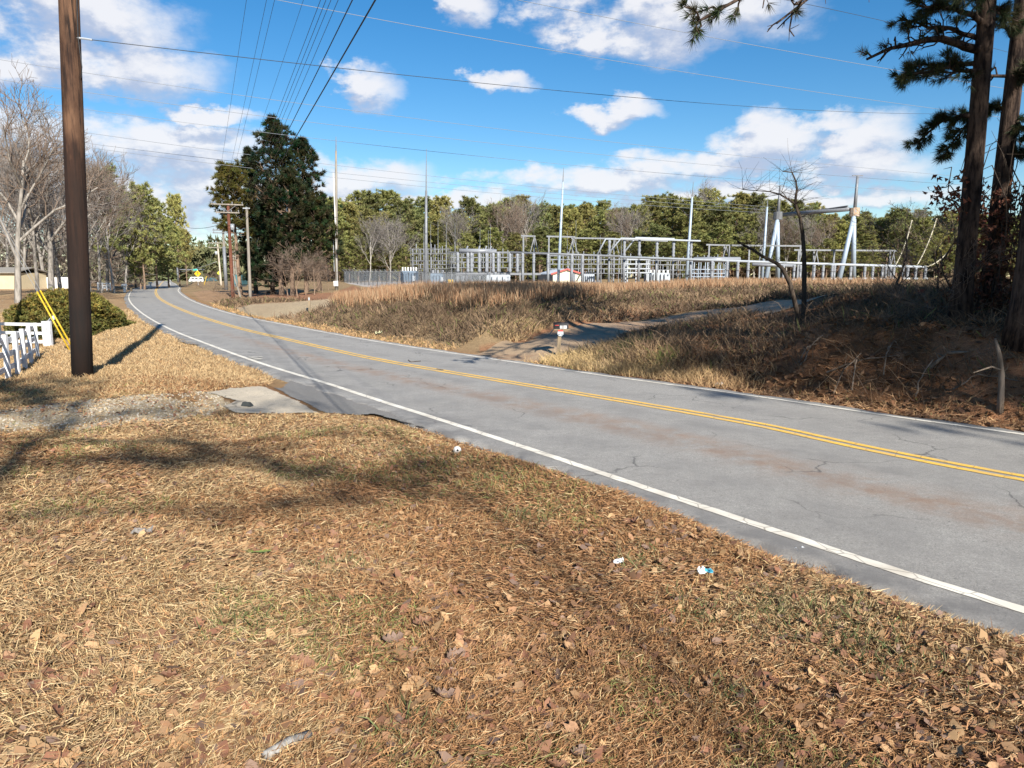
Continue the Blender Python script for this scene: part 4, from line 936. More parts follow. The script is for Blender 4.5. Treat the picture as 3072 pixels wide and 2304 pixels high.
for px in (2135, 2180, 2212, 2243): bus_support(px, Yl, 783, 812, 'grey column under the pale pipe left of the first leg pair', 'columns left of the first leg pair', .24)
for px in (2349, 2381, 2400, 2441, 2468, 2495, 2502): bus_support(px, Yl, 795, 815, 'short grey column under the pale pipe between the two leg pairs', 'columns between the leg pairs', .22)
for px in (2551, 2593, 2617, 2646, 2656, 2670, 2680, 2709, 2722, 2746, 2775): bus_support(px, Yl, 800, 814, 'short grey column under the pale pipe right of the second leg pair', 'columns right of the second leg pair', .22)
def tframe(px0, px1, ytop, legs, Y, label, ybase=None):
    o = thing('lattice_frame', label, 'steel frame', (wx((px0 + px1) / 2, Y), Y, ground_z((px0 + px1) / 2, Y)))
    MB().bar((wx(px0, Y), Y, wz(ytop, Y)), (wx(px1, Y), Y, wz(ytop + 2, Y)), .2, .26).build('top_beam', M_STEEL, o)
    for px, spread in legs:
        g0 = ground_z(px, Y)
        if spread == 0: MB().box((wx(px, Y), Y, (wz(ytop, Y) - .1 + g0 - .3) / 2), (.26, .26, wz(ytop, Y) - .1 - g0 + .3)).build('leg', M_STEEL, o)
        else:
            zj = wz(ytop, Y); zl = wz(760 if ybase is None else ybase, Y)
            for s in (-1, 1): MB().bar((wx(px, Y), Y + .25 * s, zj), (wx(px + s * spread, Y), Y + .25 * s, zl), .13).build('brace', M_STEEL, o)
            MB().box((wx(px, Y), Y + 1.2, (zj - .2 + g0 - .3) / 2), (.24, .24, zj - .2 - g0 + .3)).build('leg', M_STEEL, o)
    return o
tframe(1563, 1606, 707, ((1570, 0), (1603, 13)), YS + 2, 'small high steel frame left of the control building roof')
tframe(1639, 1724, 709, ((1646, 0), (1719, 13)), YS + 4, 'high steel frame straight above the cream control building')
tframe(1712, 1846, 714, ((1843, 13),), YS + 9, 'long high steel frame right of the control building')
tframe(2115, 2180, 734, ((2124, 0), (2175, 10)), YS + 6, 'small steel frame just right of the tall slim mast', 772)
tframe(2180, 2410, 736, ((2185, 0), (2244, 0), (2284, 11), (2404, 10)), YS + 6, 'long thin steel frame behind the first steel leg pair', 785)
tframe(2378, 2686, 750, ((2392, 0), (2446, 10), (2498, 0), (2676, 9)), YS + 2, 'long thin steel frame behind the second steel leg pair', 797)
for k, (a, b, c) in enumerate((((2685, 798), (2716, 745), (2736, 660)), ((2749, 799), (2785, 740), (2810, 655)), ((2776, 801), (2825, 790), (2862, 730)))):
    t = np.linspace(0, 1, 14)[:, None]; A_, B_, C_ = (np.array(v, float) for v in (a, b, c)); P_ = A_ * (1 - t) ** 2 + 2 * B_ * t * (1 - t) + C_ * t ** 2
    tag(MB().tube(aty(P_[:, 0], P_[:, 1], Yl), .09, 6).build('jumper_cable', mat('pale_cable', (.48, .44, .33), .6, .1, 4), None, True), ('left', 'middle', 'right')[k] + ' of the three pale cables curving up from the right end of the pipe', 'cable', 'curving jumper cables')
# big A-frame
def aframe():
    o = thing('gantry', 'tall pale blue steel frame with two leg pairs joined by a beam', 'steel frame', (wx(2430, 128.), 128., ground_z(2430, 128)))
    J = []
    for (tp, jt, l0, l1, Y) in (((2341, 558), (2334, 640), (2297, 838), (2334, 834), 138.), ((2573, 527), (2564, 629), (2517, 839), (2561, 832), 126.)):
        j = aty(jt[0], jt[1] + 4, Y); t_ = aty(*tp, Y); J.append(j)
        for (lx_, ly), dy in ((l0, -2.2), (l1, 2.0)):
            g = np.array([wx(lx_, Y + dy), Y + dy, 0]); g[2] = float(hz(g[0], g[1])) - .3
            MB().tube([g, j + np.array([0, dy * .1, 0])], [.42, .33], 14).build('leg', M_BLUEST, o, True)
        ms_ = MB().tube([j, t_], [.30, .20], 12).build('mast', M_STEEL, o, True)
        MB().bar(t_ + np.array([-.9, 0, 0]), t_ + np.array([.9, 0, 0]), .14).build('cap_arm', M_STEEL_D, ms_)
        MB().tube([j + np.array([0, 0, -.9]), j + np.array([0, 0, .5])], 0.80, 10).build('collar', M_RUST if Y < 130 else M_STEEL_D, o)
    MB().tube([J[0] + np.array([1, 0, 0]), J[1] + np.array([-1, 0, 0.3])], .36, 10).build('cross_beam', M_STEEL, o, True)
    MB().tube([J[0] * .5 + J[1] * .5 + np.array([0, 0, .35]), J[1] + np.array([-1.2, 0, .8])], .14, 6).build('bracing_tube', M_STEEL_D, o)
aframe()
def mast(px_t, yt, px_b, Y, label, r, m, rod=0.0, name='lightning_mast', cat='mast', group=None):
    t_ = aty(px_t, yt, Y); b = np.array([wx(px_b, Y), Y, 0]); b[2] = float(hz(b[0], Y)); o = thing(name, label, cat, b, group)
    s_ = b + (t_ - b) * (1 - rod); MB().tube([b + np.array([0, 0, -.3]), b + (s_ - b) * .5, s_], [r, r * .8, r * .55], 10).build('shaft', m, o, True)
    if rod: MB().tube([s_, t_], [r * .35, .03], 6).build('tip_rod', M_STEEL, o)
    return o
wm = mast(1008, 410, 1008, 84., 'tall wooden mast with a white conduit and meter box beside the dirt turn-off', .2, M_POLE_G, .09)
wb_ = np.array(wm.location); xo = float(wb_[0])
MB().tube([(xo + .17, 83.85, wb_[2] + .4), (xo + .13, 83.87, wz(520, 84))], .055, 8).build('conduit', M_WHITE, wm, True)
MB().box((xo + .03, 83.72, wb_[2] + .75), (.48, .26, .56)).build('meter_box', M_WHITE, wm); MB().box((xo - .12, 83.8, wz(760, 84)), (.05, .05, 4)).build('thin_conduit', M_EQUIP_L, wm)
mast(1279, 446, 1277, 112., 'tall slim steel lightning mast standing left of the insulator platform', .3, M_STEEL, .3)
mast(1691, 502, 1674, 120., 'slim pale lightning mast rising behind the control building roof', .26, M_BLUEST, .12)
mast(2080, 545, 2059, 120., 'slim pale lightning mast right of the raised pipe frame', .28, M_BLUEST, .15)
mast(2304, 590, 2286, 124., 'thin lightning mast directly left of the first steel leg pair', .26, M_BLUEST, .12)
for k, (px, yt) in enumerate(((1271, 672), (1292, 672), (1314, 662), (1339, 666), (1365, 668), (1440, 684), (1465, 690), (1471, 672))):
    tag(mast(px, yt, px, YS + 10 + k % 3, 'thin pale lightning rod above the left half of the substation', .1, M_STEEL, .3, 'lightning_rod', 'rod', 'thin lightning rods'))
for k, (px, yt) in enumerate(((1702, 694), (1728, 660), (1801, 705), (1864, 690))):
    tag(mast(px, yt, px, YS + 12 + k % 2, 'thin pale lightning rod above the dense rack right of the control building', .1, M_STEEL, .3, 'lightning_rod', 'rod', 'thin rods right of the control building'))
# control building
Yc = YS + 2; bxl, bxm, bxr = wx(1617, Yc), wx(1659, Yc - 3), wx(1744, Yc - 3)
cb = thing('control_building', 'cream metal control building with pale roof and red gable trim', 'building', ((bxm + bxr) / 2, Yc, ground_z(1690, Yc)))
zg = ground_z(1690, Yc) - .2; ze = wz(823, Yc - 3); zr = wz(810, Yc - 3); y0 = Yc - 3; y1 = Yc + 9; xm = (bxm + bxr) / 2; sx_ = bxl * 1.04 - bxm * 1.0
obj('gable_wall', np.array([(bxm, y0, zg), (bxr, y0, zg), (bxr, y0, ze), (xm, y0, zr), (bxm, y0, ze)]), [(0, 1, 2, 3, 4)], M_CREAM, cb)
obj('side_wall', np.array([(bxm + sx_, y1, zg), (bxm, y0, zg), (bxm, y0, ze), (bxm + sx_, y1, ze)]), [(0, 1, 2, 3)], M_STEEL, cb)
obj('rear_wall', np.array([(bxm + sx_, y1, zg), (bxr + sx_, y1, zg), (bxr + sx_, y1, ze), (xm + sx_, y1, zr), (bxm + sx_, y1, ze)]), [(4, 3, 2, 1, 0)], M_CREAM, cb)
obj('end_wall', np.array([(bxr, y0, zg), (bxr + sx_, y1, zg), (bxr + sx_, y1, ze), (bxr, y0, ze)]), [(0, 1, 2, 3)], M_CREAM, cb)
for nm, xa, xb in (('roof', bxm - .35, xm), ('roof', bxr + .35, xm)):
    V_ = []
    for dz in (.06, .2): V_ += [(xa, y0 - .3, ze - .12 + dz), (xb, y0 - .3, zr + dz), (xb + sx_, y1 + .3, zr + dz), (xa + sx_, y1 + .3, ze - .12 + dz)]
    ro = obj(nm, np.array(V_), [(0, 1, 2, 3), (7, 6, 5, 4), (0, 4, 5, 1), (1, 5, 6, 2), (2, 6, 7, 3), (3, 7, 4, 0)], M_ROOF, cb)
    MB().bar((xa, y0 - .34, ze + .02), (xb, y0 - .34, zr + .14), .08, .26).build('trim', M_TRIM, ro)
MB().box((xm + .9, y0 - .04, zg + 1.2), (.95, .06, 2.1)).build('door', M_STEEL, cb)
for px in (1346, 1350, 1357):
    b = gy(px, YS - 8); o = thing('bollard', 'yellow bollard in the yard below the insulator racks', 'bollard', b, 'yellow yard bollards'); MB().tube([b, b + np.array([0, 0, .9]), b + np.array([0, 0, 1.0])], [.12, .12, .06], 8).build('post', M_YEL, o)
# chain-link fence
def mesh_material():
    m = bpy.data.materials.new('chain_link'); m.use_nodes = True; nt = m.node_tree; N = nt.nodes.new; L = nt.links.new
    b = nt.nodes['Principled BSDF']; b.inputs['Base Color'].default_value = (.22, .24, .26, 1); b.inputs['Roughness'].default_value = .6
    tc = N('ShaderNodeTexCoord'); mp = N('ShaderNodeMapping'); mp.inputs['Rotation'].default_value = (0, math.radians(45), 0); L(tc.outputs['Object'], mp.inputs[0])
    sp_ = N('ShaderNodeSeparateXYZ'); L(mp.outputs[0], sp_.inputs[0]); hit = []
    for ax in (0, 2):
        f = N('ShaderNodeMath'); f.operation = 'MULTIPLY'; f.inputs[1].default_value = 1 / .055; L(sp_.outputs[ax], f.inputs[0])
        g = N('ShaderNodeMath'); g.operation = 'FRACT'; L(f.outputs[0], g.inputs[0]); h = N('ShaderNodeMath'); h.operation = 'LESS_THAN'; h.inputs[1].default_value = .17; L(g.outputs[0], h.inputs[0]); hit.append(h)
    mx = N('ShaderNodeMath'); mx.operation = 'MAXIMUM'; L(hit[0].outputs[0], mx.inputs[0]); L(hit[1].outputs[0], mx.inputs[1])
    tr = N('ShaderNodeBsdfTransparent'); ms = N('ShaderNodeMixShader'); L(mx.outputs[0], ms.inputs[0]); L(tr.outputs[0], ms.inputs[1]); L(b.outputs[0], ms.inputs[2]); L(ms.outputs[0], nt.nodes['Material Output'].inputs['Surface'])
    return m
M_CHAIN = mesh_material()
def chain_fence(label, A_, B_, step, h=2.15):
    n = max(2, int(np.linalg.norm(np.array(B_) - np.array(A_)) / step)); P_ = [np.array(A_) + (np.array(B_) - np.array(A_)) * k / n for k in range(n + 1)]
    for p in P_: p[2] = float(hz(p[0], p[1]))
    o = thing('chain_link_fence', label, 'fence', P_[0]); dr = (P_[1] - P_[0])[:2]; dr /= np.linalg.norm(dr); nn = np.array([-dr[1], dr[0]]); nn = nn if nn[1] < 0 else -nn
    for k, p in enumerate(P_):
        q = MB().tube([p + np.array([0, 0, -.3]), p + np.array([0, 0, h])], .05, 6).build('post', M_STEEL_D, o)
        MB().bar(p + np.array([0, 0, h]), p + np.array([nn[0] * .32, nn[1] * .32, h + .32]), .05).build('barb_arm', M_STEEL, q)
        if k < n:
            a, b = P_[k], P_[k + 1]; MB().tube([a + np.array([0, 0, h - .03]), b + np.array([0, 0, h - .03])], .03, 5).build('top_rail', M_STEEL, o)
            obj('mesh_panel', np.array([a + [0, 0, .04], b + [0, 0, .04], b + [0, 0, h - .05], a + [0, 0, h - .05]]), [(0, 1, 2, 3)], M_CHAIN, o)
            for j in (0, 1): MB().tube([a + np.array([nn[0] * .16 * (j + 1), nn[1] * .16 * (j + 1), h + .16 * (j + 1)]), b + np.array([nn[0] * .16 * (j + 1), nn[1] * .16 * (j + 1), h + .16 * (j + 1)])], .008, 3).build('barbed_wire', M_STEEL, o)
c_far = gy(1032, 140.); c_near = gy(1265, 93.); c_mid = gy(1470, 88.)
chain_fence('chain-link fence slanting down from the wood towards the tall grass', c_far, c_near, 3.0)
chain_fence('chain-link fence along the tall grass in front of the yard', c_near, c_mid, 3.0)
chain_fence('far chain-link fence along the wood behind the yard', c_far, gy(1480, 158.), 3.2)

# ------------------------------------------------------------------ trees
def bark_material(name, c, c2, scale=6.0, bump=.03):
    return mat(name, c, .95, 0, scale, (1, 1, .22), c2, bump, spec=.1, detail=7, mixat=(.42, .6))
M_BARK_PINE = bark_material('pine_bark', (.078, .054, .041), (.014, .010, .009), 10, .06)
M_BARK_FAR = bark_material('far_pine_bark', (.24, .17, .12), (.13, .09, .065), 3)
M_BARK_GREY = bark_material('grey_bark', (.29, .265, .235), (.16, .145, .125), 4)
M_BARK_PALE = bark_material('pale_bark', (.36, .335, .30), (.21, .19, .165), 4)
M_BARK_DARK = bark_material('dark_bark', (.085, .065, .05), (.045, .035, .028), 12)
M_TWIG = mat('twigs', (.235, .21, .19), .9, .3, 5)
M_TWIG_B = mat('brown_twigs', (.20, .15, .115), .9, .3, 5)
M_NEEDLE = mat_attr('pine_needles', .7, .25, .16)
M_NEEDLE_N = mat_attr('near_pine_needles', .6, .2)
M_LEAFY = mat_attr('leaves', .7, .25, .0)
M_DRY = mat_attr('dry_leaves', .85, .15, .0, spec=.15)

def segs_mesh(S, n=4):
    """S rows: x0 y0 z0 x1 y1 z1 r0 r1 -> verts, quads"""
    S = np.asarray(S, float); A = S[:, :3]; B = S[:, 3:6]; d = B - A; L_ = np.linalg.norm(d, axis=1)[:, None] + 1e-9; d = d / L_
    up = np.where(np.abs(d[:, 2:3]) < .9, np.array([[0, 0, 1.]]), np.array([[1., 0, 0]])); a = np.cross(d, up); a /= np.linalg.norm(a, axis=1)[:, None]; b = np.cross(d, a)
    V_ = np.zeros((len(S), 2, n, 3))
    for k in range(n):
        t = 2 * np.pi * k / n; o = a * np.cos(t) + b * np.sin(t); V_[:, 0, k] = A - d * (S[:, 6:7] * .3) + o * S[:, 6:7]; V_[:, 1, k] = B + o * S[:, 7:8]
    base = (np.arange(len(S)) * 2 * n)[:, None, None]; k = np.arange(n)
    Q = np.stack([k, (k + 1) % n, n + (k + 1) % n, n + k], -1)[None] + base
    return V_.reshape(-1, 3), Q.reshape(-1, 4)
def needles(rg, C, D, per, length, width, col, colvar=.25, spread=1.0, up=.15, green=None):
    """tufts at C pointing along D: per thin triangles each"""
    T = len(C); C = np.repeat(C, per, 0); D = np.repeat(D, per, 0); N_ = T * per
    u = rg.normal(size=(N_, 3)); u /= np.linalg.norm(u, axis=1)[:, None]
    d = D + u * spread + np.array([0, 0, up]); d /= np.linalg.norm(d, axis=1)[:, None]
    s = np.cross(d, rg.normal(size=(N_, 3))); s /= np.linalg.norm(s, axis=1)[:, None]
    ln = length * rg.uniform(.65, 1.15, (N_, 1)); b = C + u * length * .12
    w = width * rg.uniform(.7, 1.2, (N_, 1)); s = s * w / 2
    V_ = np.stack([b - s, b + s, b + d * ln], 1).reshape(-1, 3)
    tc_ = np.array(col)[None] * rg.uniform(1 - colvar, 1 + colvar, (T, 1)) * np.array([1, 1, 1]) + rg.uniform(-.012, .012, (T, 3)) * np.array([1.4, .6, .3])
    cc = np.repeat(np.clip(tc_, .005, 1), per, 0) * rg.uniform(.75, 1.25, (N_, 1))
    return V_, np.arange(N_ * 3).reshape(-1, 3), np.repeat(cc, 3, 0)
def pine_mesh(seed, H, cb, R, nbr, sub, per, nl, nw, col, r0=.25, shape='round', lean=.0, dead=.25, tuft_step=.6, kink=.25):
    """trunk + limbs mesh data and needle mesh data for a pine H tall, crown from cb*H, radius R"""
    rg = np.random.default_rng(seed); S = []; C = []; D = []
    nT = 12; pts = [np.zeros(3)]
    for k in range(1, nT + 1): pts.append(np.array([lean * H * (k / nT) ** 1.5 + rg.normal() * kink * .1 * H / 20, rg.normal() * kink * .1 * H / 20, H * k / nT]))
    pts[0][2] = -.3; pts = np.array(pts)
    tr = lambda t: r0 * (1 - t) ** .8 * .96 + .03
    for k in range(nT): S.append((*pts[k], *pts[k + 1], tr(k / nT) * (1.25 if k == 0 else 1), tr((k + 1) / nT)))
    at = lambda t: np.array([np.interp(t * nT, np.arange(nT + 1), pts[:, j]) for j in range(3)])
    ga_ = rg.uniform(0, 6.28)
    for i in range(nbr):
        f = (i + rg.uniform(0, 1)) / nbr                    # 0 crown base .. 1 top
        t = cb + (1 - cb) * f * (.94 if shape == 'round' else .985)
        if shape == 'round': ln = R * (1 - f ** 3.5) ** .5 * (.62 + .38 * min(1, f / .3)) + .3
        elif shape == 'cone': ln = R * (1 - f) ** .8 + .2
        else: ln = R * (.45 + .55 * math.sin(math.pi * min(1, f * 1.02))) * (1.0 if f < .85 else .7)
        ln *= rg.uniform(.6, 1.12)
        ga_ += 2.4 + rg.normal() * .3; az = ga_; el = .05 + .75 * f + rg.normal() * .12
        p = at(t); d = np.array([math.cos(az) * math.cos(el), math.sin(az) * math.cos(el), math.sin(el)]); n_ = 4; rb = max(.02, tr(t) * .38) ; q = p
        for k in range(n_):
            d = d + np.array([rg.normal() * .12, rg.normal() * .12, .10 + rg.normal() * .08]); d /= np.linalg.norm(d); e = q + d * ln / n_
            S.append((*q, *e, rb * (1 - k / n_ * .8), rb * (1 - (k + 1) / n_ * .8)))
            if k >= 1:
                for s_ in range(sub):
                    a2 = rg.uniform(0, 6.28); dd = d * .55 + np.array([math.cos(a2), math.sin(a2), .25 + rg.normal() * .25]) * .8; dd /= np.linalg.norm(dd); l2 = ln * rg.uniform(.16, .36); b0 = q + (e - q) * rg.uniform(0, 1); e2 = b0 + dd * l2
                    S.append((*b0, *e2, rb * .3, rb * .1))
                    for m_ in range(max(1, int(l2 / tuft_step))): C.append(b0 + dd * l2 * (m_ + 1) / max(1, int(l2 / tuft_step))); D.append(dd)
            q = e
        C.append(q); D.append(d)
    for i in range(int(nbr * dead)):                        # bare dead limbs below the crown
        t = cb * rg.uniform(.45, 1.0); az = rg.uniform(0, 6.28); ln = R * rg.uniform(.2, .55); p = at(t); d = np.array([math.cos(az), math.sin(az), rg.uniform(-.25, .25)]); S.append((*p, *(p + d * ln), .04, .012))
    V1, Q1 = segs_mesh(np.array(S), 5)
    V2, F2, c2 = needles(rg, np.array(C), np.array(D), per, nl, nw, col)
    return (V1, Q1), (V2, F2, c2)
def make_tree(name, label, cat, loc, tm, cm, bark, foliage, group=None, crown='crown'):
    o = thing(name, label, cat, loc, group)
    put('trunk', new_mesh('trunk', tm[0], tm[1], bark, None, True), o); put(crown, new_mesh(crown, cm[0], cm[1], foliage, cm[2] if len(cm) > 2 else None), o)
    return o
def bare_mesh(seed, H, r0, spread=.55, levels=5, kids=(4, 4, 4, 3), forks=None, first=.28, twist=.18, up=.12, thin=.006, lenf=.62):
    """leafless tree: (trunk and limbs), (twigs)"""
    rg = np.random.default_rng(seed); S = []; Tw = []
    def grow(p, d, ln, r, lv):
        n_ = 5 if lv == 0 else (4 if lv < 3 else 3); q = p; pts = [(p, d)]
        for k in range(n_):
            d = d + rg.normal(size=3) * twist * (.5 if lv == 0 else 1) + np.array([0, 0, up]); d /= np.linalg.norm(d); e = q + d * ln / n_
            ra, rb = r * (1 - .62 * k / n_), r * (1 - .62 * (k + 1) / n_)
            (S if lv < 2 else Tw).append((*q, *e, max(ra, thin), max(rb, thin * .8))); q = e; pts.append((q, d))
        if lv >= levels - 1: return
        nk = kids[min(lv, len(kids) - 1)] + int(rg.integers(0, 2))
        for i in range(nk):
            f = first + (1 - first) * (i + rg.uniform(.2, .9)) / nk if lv == 0 else .2 + .8 * (i + rg.uniform(0, .9)) / nk
            j = min(n_ - 1, int(f * n_)); b0 = pts[j][0] + (pts[j + 1][0] - pts[j][0]) * (f * n_ - j); dm = pts[j][1]
            a = rg.normal(size=3); a -= dm * (a @ dm); a /= np.linalg.norm(a); nd = dm * (1 - spread * .6) + a * spread * rg.uniform(.7, 1.3); nd /= np.linalg.norm(nd)
            grow(b0, nd, ln * lenf * rg.uniform(.75, 1.15) * (1.15 - .4 * f), r * (.52 - .18 * f) if lv == 0 else r * .5, lv + 1)
    grow(np.array([0, 0, -.3]), np.array([0, 0, 1.]), H * .72, r0, 0)
    return segs_mesh(np.array(S), 6), segs_mesh(np.array(Tw), 3)

# --- tree variants shared by the copies
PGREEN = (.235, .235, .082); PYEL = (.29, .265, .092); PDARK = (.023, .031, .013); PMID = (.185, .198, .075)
variants = []
for k in range(7):
    cols = [PGREEN, PMID, PYEL, PGREEN, PMID, PYEL, PGREEN]
    variants.append(pine_mesh(100 + k, 20.0, (.34, .30, .40, .24, .34, .44, .18)[k], (3.6, 4.0, 3.3, 4.2, 3.7, 3.4, 3.8)[k], 62, 3, 16, .66, .21, cols[k], .2, 'round', dead=.4, tuft_step=.7))
var_mesh = []
for k, (t_, c_) in enumerate(variants):
    var_mesh.append((new_mesh('trunk', t_[0], t_[1], M_BARK_FAR, None, True), new_mesh('crown', c_[0], c_[1], M_NEEDLE, c_[2])))
bare_v = []
for k in range(6):
    (V1, Q1), (V2, Q2) = bare_mesh(300 + k, 17.0, (.30, .24, .33, .22, .26, .2)[k], (.6, .5, .7, .45, .55, .4)[k], 5, ((8, 6, 5, 4), (9, 5, 5, 4), (7, 7, 5, 4), (10, 5, 5, 3), (8, 6, 5, 4), (10, 6, 4, 4))[k], first=(.3, .35, .22, .3, .25, .4)[k], thin=.016)
    bk = (M_BARK_GREY, M_BARK_GREY, M_BARK_GREY, M_BARK_PALE, M_BARK_GREY, M_BARK_PALE)[k]
    bare_v.append((new_mesh('trunk', V1, Q1, bk, None, True), new_mesh('crown', V2, Q2, M_TWIG if k % 3 else M_TWIG_B)))
def place(name, vm, label, cat, loc, H, Hv, rz, group=None, wide=1.0):
    o = thing(name, label, cat, loc, group); o.rotation_euler = (0, 0, rz); s = H / Hv; o.scale = (s * wide, s * wide, s)
    put('trunk', vm[0], o); put('crown', vm[1], o); return o
rt = random.Random(12)
TOPS = [(900, 640), (1000, 600), (1097, 592), (1180, 600), (1320, 620), (1400, 600), (1528, 598), (1600, 606), (1670, 592), (1800, 618), (1930, 585), (2014, 592), (2111, 590), (2153, 584), (2250, 602), (2361, 612), (2440, 622), (2570, 630), (2640, 640), (2750, 628), (2830, 660), (3100, 640), (3400, 640)]
def top_at(px): return float(np.interp(px, [t[0] for t in TOPS], [t[1] for t in TOPS]))
def zone(px, kind):
    for lim, txt in ((1180, 'behind the left chain-link fence'), (1380, 'behind the blue-grey transformer bank'), (1620, 'behind the insulator platform'), (1800, 'behind the cream control building'),
                     (2080, 'behind the raised pipe frame'), (2320, 'behind the first steel leg pair'), (2520, 'between the two steel leg pairs'), (2850, 'right of the second steel leg pair')):
        if px < lim: return '%s in the wood %s' % (kind, txt), 'wood ' + txt
    return '%s in the wood at the right edge' % kind, 'wood at the right edge'
for row, (Y, step, dyt, kind) in enumerate(((196, 44, -2, 'tall green pine'), (176, 47, 14, 'tall green pine'), (162, 66, 95, 'low young pine'))):
    px = 985 + row * 17
    while px < 3180:
        y_ = Y + rt.uniform(-6, 6); b = gy(px, y_); yt = top_at(px) + dyt + rt.uniform(-20, 34); H = wz(yt, y_) - b[2]
        k = rt.randrange(7) if row < 2 else rt.choice((3, 6, 3, 6, 1)); lab, grp_ = zone(px, kind)
        place('pine_tree', var_mesh[k], lab, 'pine tree', b, H, 20.0, rt.uniform(0, 6.28), grp_ + ', ' + kind, rt.uniform(1.05, 1.4) if row < 2 else rt.uniform(1.4, 1.8))
        px += step * rt.uniform(.75, 1.25)
for px, yt, Y in ((1108, 665, 158), (1170, 660, 160), (1205, 650, 166), (1370, 640, 168), (1500, 618, 168), (1560, 600, 166), (1585, 610, 170), (1870, 620, 166), (1900, 640, 163), (2130, 570, 190), (2262, 632, 168), (2310, 640, 166), (2360, 645, 165), (2420, 640, 166), (2470, 655, 165), (2720, 620, 190)):
    b = gy(px, Y); H = wz(yt, Y) - b[2]; lab, grp_ = zone(px, 'bare grey hardwood'); place('bare_tree', bare_v[rt.choice((1, 3, 5, 4))], lab, 'bare tree', b, H, 17.0, rt.uniform(0, 6.28), grp_ + ', bare')
def far_wood():
    rg = np.random.default_rng(77); n = 8500
    az = rg.uniform(-.95, .95, n); Y = rg.uniform(235, 300, n); Y = np.where(az < -.32, rg.uniform(430, 560, n), Y); x = np.tan(az) * Y
    hmax = np.where(az < -.32, 24, 14) + 5 * fbm(x * .045, Y * 0, 5, 3); z = hz(x, Y) + hmax * rg.uniform(0, 1, n) ** 1.1
    C_ = np.stack([x, Y, z], -1); D_ = rg.normal(size=(n, 3)) * .3 + np.array([0, -.2, .6])
    V_, F_, c_ = needles(rg, C_, D_, 9, 2.9, 1.2, (.11, .115, .048), .35)
    br = (fbm(np.repeat(x, 27) * .03, np.repeat(Y, 27) * 0, 15, 2) > .58)[:, None]; c_ = np.where(br, c_ * np.array([1.7, 1.25, 1.9]), c_)
    tag(obj('far_wood', V_, F_, M_NEEDLE, None, c_), 'distant mixed wood along the horizon', 'wood', None, 'stuff')
    n = 2600; az = rg.uniform(-.80, -.455, n); Y = rg.uniform(165, 225, n); x = np.tan(az) * Y; z = hz(x, Y) + (11 + 7 * fbm(x * .06, Y * 0, 6, 3)) * rg.uniform(0, 1, n) ** .8
    V_, F_, c_ = needles(rg, np.stack([x, Y, z], -1), rg.normal(size=(n, 3)) * .25 + np.array([0, 0, .8]), 8, 2.2, .28, (.17, .145, .115), .3); tag(obj('grey_wood', V_, F_, M_NEEDLE, None, c_), 'grey leafless wood far behind the left lawn', 'wood', None, 'stuff')
far_wood()
rg = np.random.default_rng(78); n = 3600; az = rg.uniform(-.52, -.33, n); Y = rg.uniform(420, 500, n); x = np.tan(az) * Y; z = hz(x, Y) + (15 + 9 * fbm(x * .03, Y * 0, 9, 3)) * rg.uniform(0, 1, n)
V_, F_, c_ = needles(rg, np.stack([x, Y, z], -1), rg.normal(size=(n, 3)) * .3 + np.array([0, -.2, .5]), 8, 4.0, 1.7, (.15, .15, .075), .3); tag(obj('hazy_wood', V_, F_, M_NEEDLE, None, c_), 'low distant wood beyond the far junction', 'wood', None, 'stuff')

# --- the dark pine clump right of the road
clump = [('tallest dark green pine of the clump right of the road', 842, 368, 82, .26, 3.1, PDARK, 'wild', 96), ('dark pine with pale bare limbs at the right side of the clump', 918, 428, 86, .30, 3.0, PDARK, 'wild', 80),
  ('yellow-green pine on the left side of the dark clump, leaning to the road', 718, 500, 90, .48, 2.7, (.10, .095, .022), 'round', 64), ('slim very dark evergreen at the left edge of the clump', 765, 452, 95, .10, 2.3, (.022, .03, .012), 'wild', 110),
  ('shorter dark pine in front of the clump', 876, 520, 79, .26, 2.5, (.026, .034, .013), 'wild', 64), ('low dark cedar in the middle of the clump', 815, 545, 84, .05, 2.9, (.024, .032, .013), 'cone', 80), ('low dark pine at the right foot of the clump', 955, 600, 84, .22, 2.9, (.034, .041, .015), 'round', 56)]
for k, (lab, px, yt, Y, cb, R, col, shp, nb) in enumerate(clump):
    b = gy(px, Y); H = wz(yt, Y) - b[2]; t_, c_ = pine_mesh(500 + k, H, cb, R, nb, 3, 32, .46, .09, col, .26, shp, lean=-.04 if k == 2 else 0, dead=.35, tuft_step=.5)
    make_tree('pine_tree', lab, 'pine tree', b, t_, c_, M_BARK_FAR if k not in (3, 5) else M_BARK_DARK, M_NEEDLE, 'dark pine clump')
(V1, Q1), (V2, Q2) = bare_mesh(41, 8, .09, .55, 5, (6, 4, 3, 3), first=.1, thin=.012); brush_v = (new_mesh('stems', V1, Q1, M_BARK_FAR, None, True), new_mesh('twigs', V2, Q2, M_TWIG_B))
for k, (px, Y, H, txt) in enumerate(((862, 76, 4.6, 'thin bare saplings under the dark pine clump, leftmost'), (890, 75, 5.2, 'bare sapling under the dark pine clump with many twigs'), (915, 77, 4.2, 'bare grey sapling at the foot of the shorter dark pine'), (940, 76, 4.4, 'bare twiggy sapling at the right foot of the clump'), (965, 79, 3.4, 'low bare brush beside the wooden mast'), (985, 82, 2.8, 'lowest bare brush between the clump and the wooden mast'))):
    o = thing('bare_sapling', txt, 'sapling', gy(px, Y)); o.rotation_euler = (0, 0, k * 1.3); o.scale = (H / 8 * 1.3, H / 8 * 1.3, H / 8); put('trunk', brush_v[0], o); put('crown', brush_v[1], o)
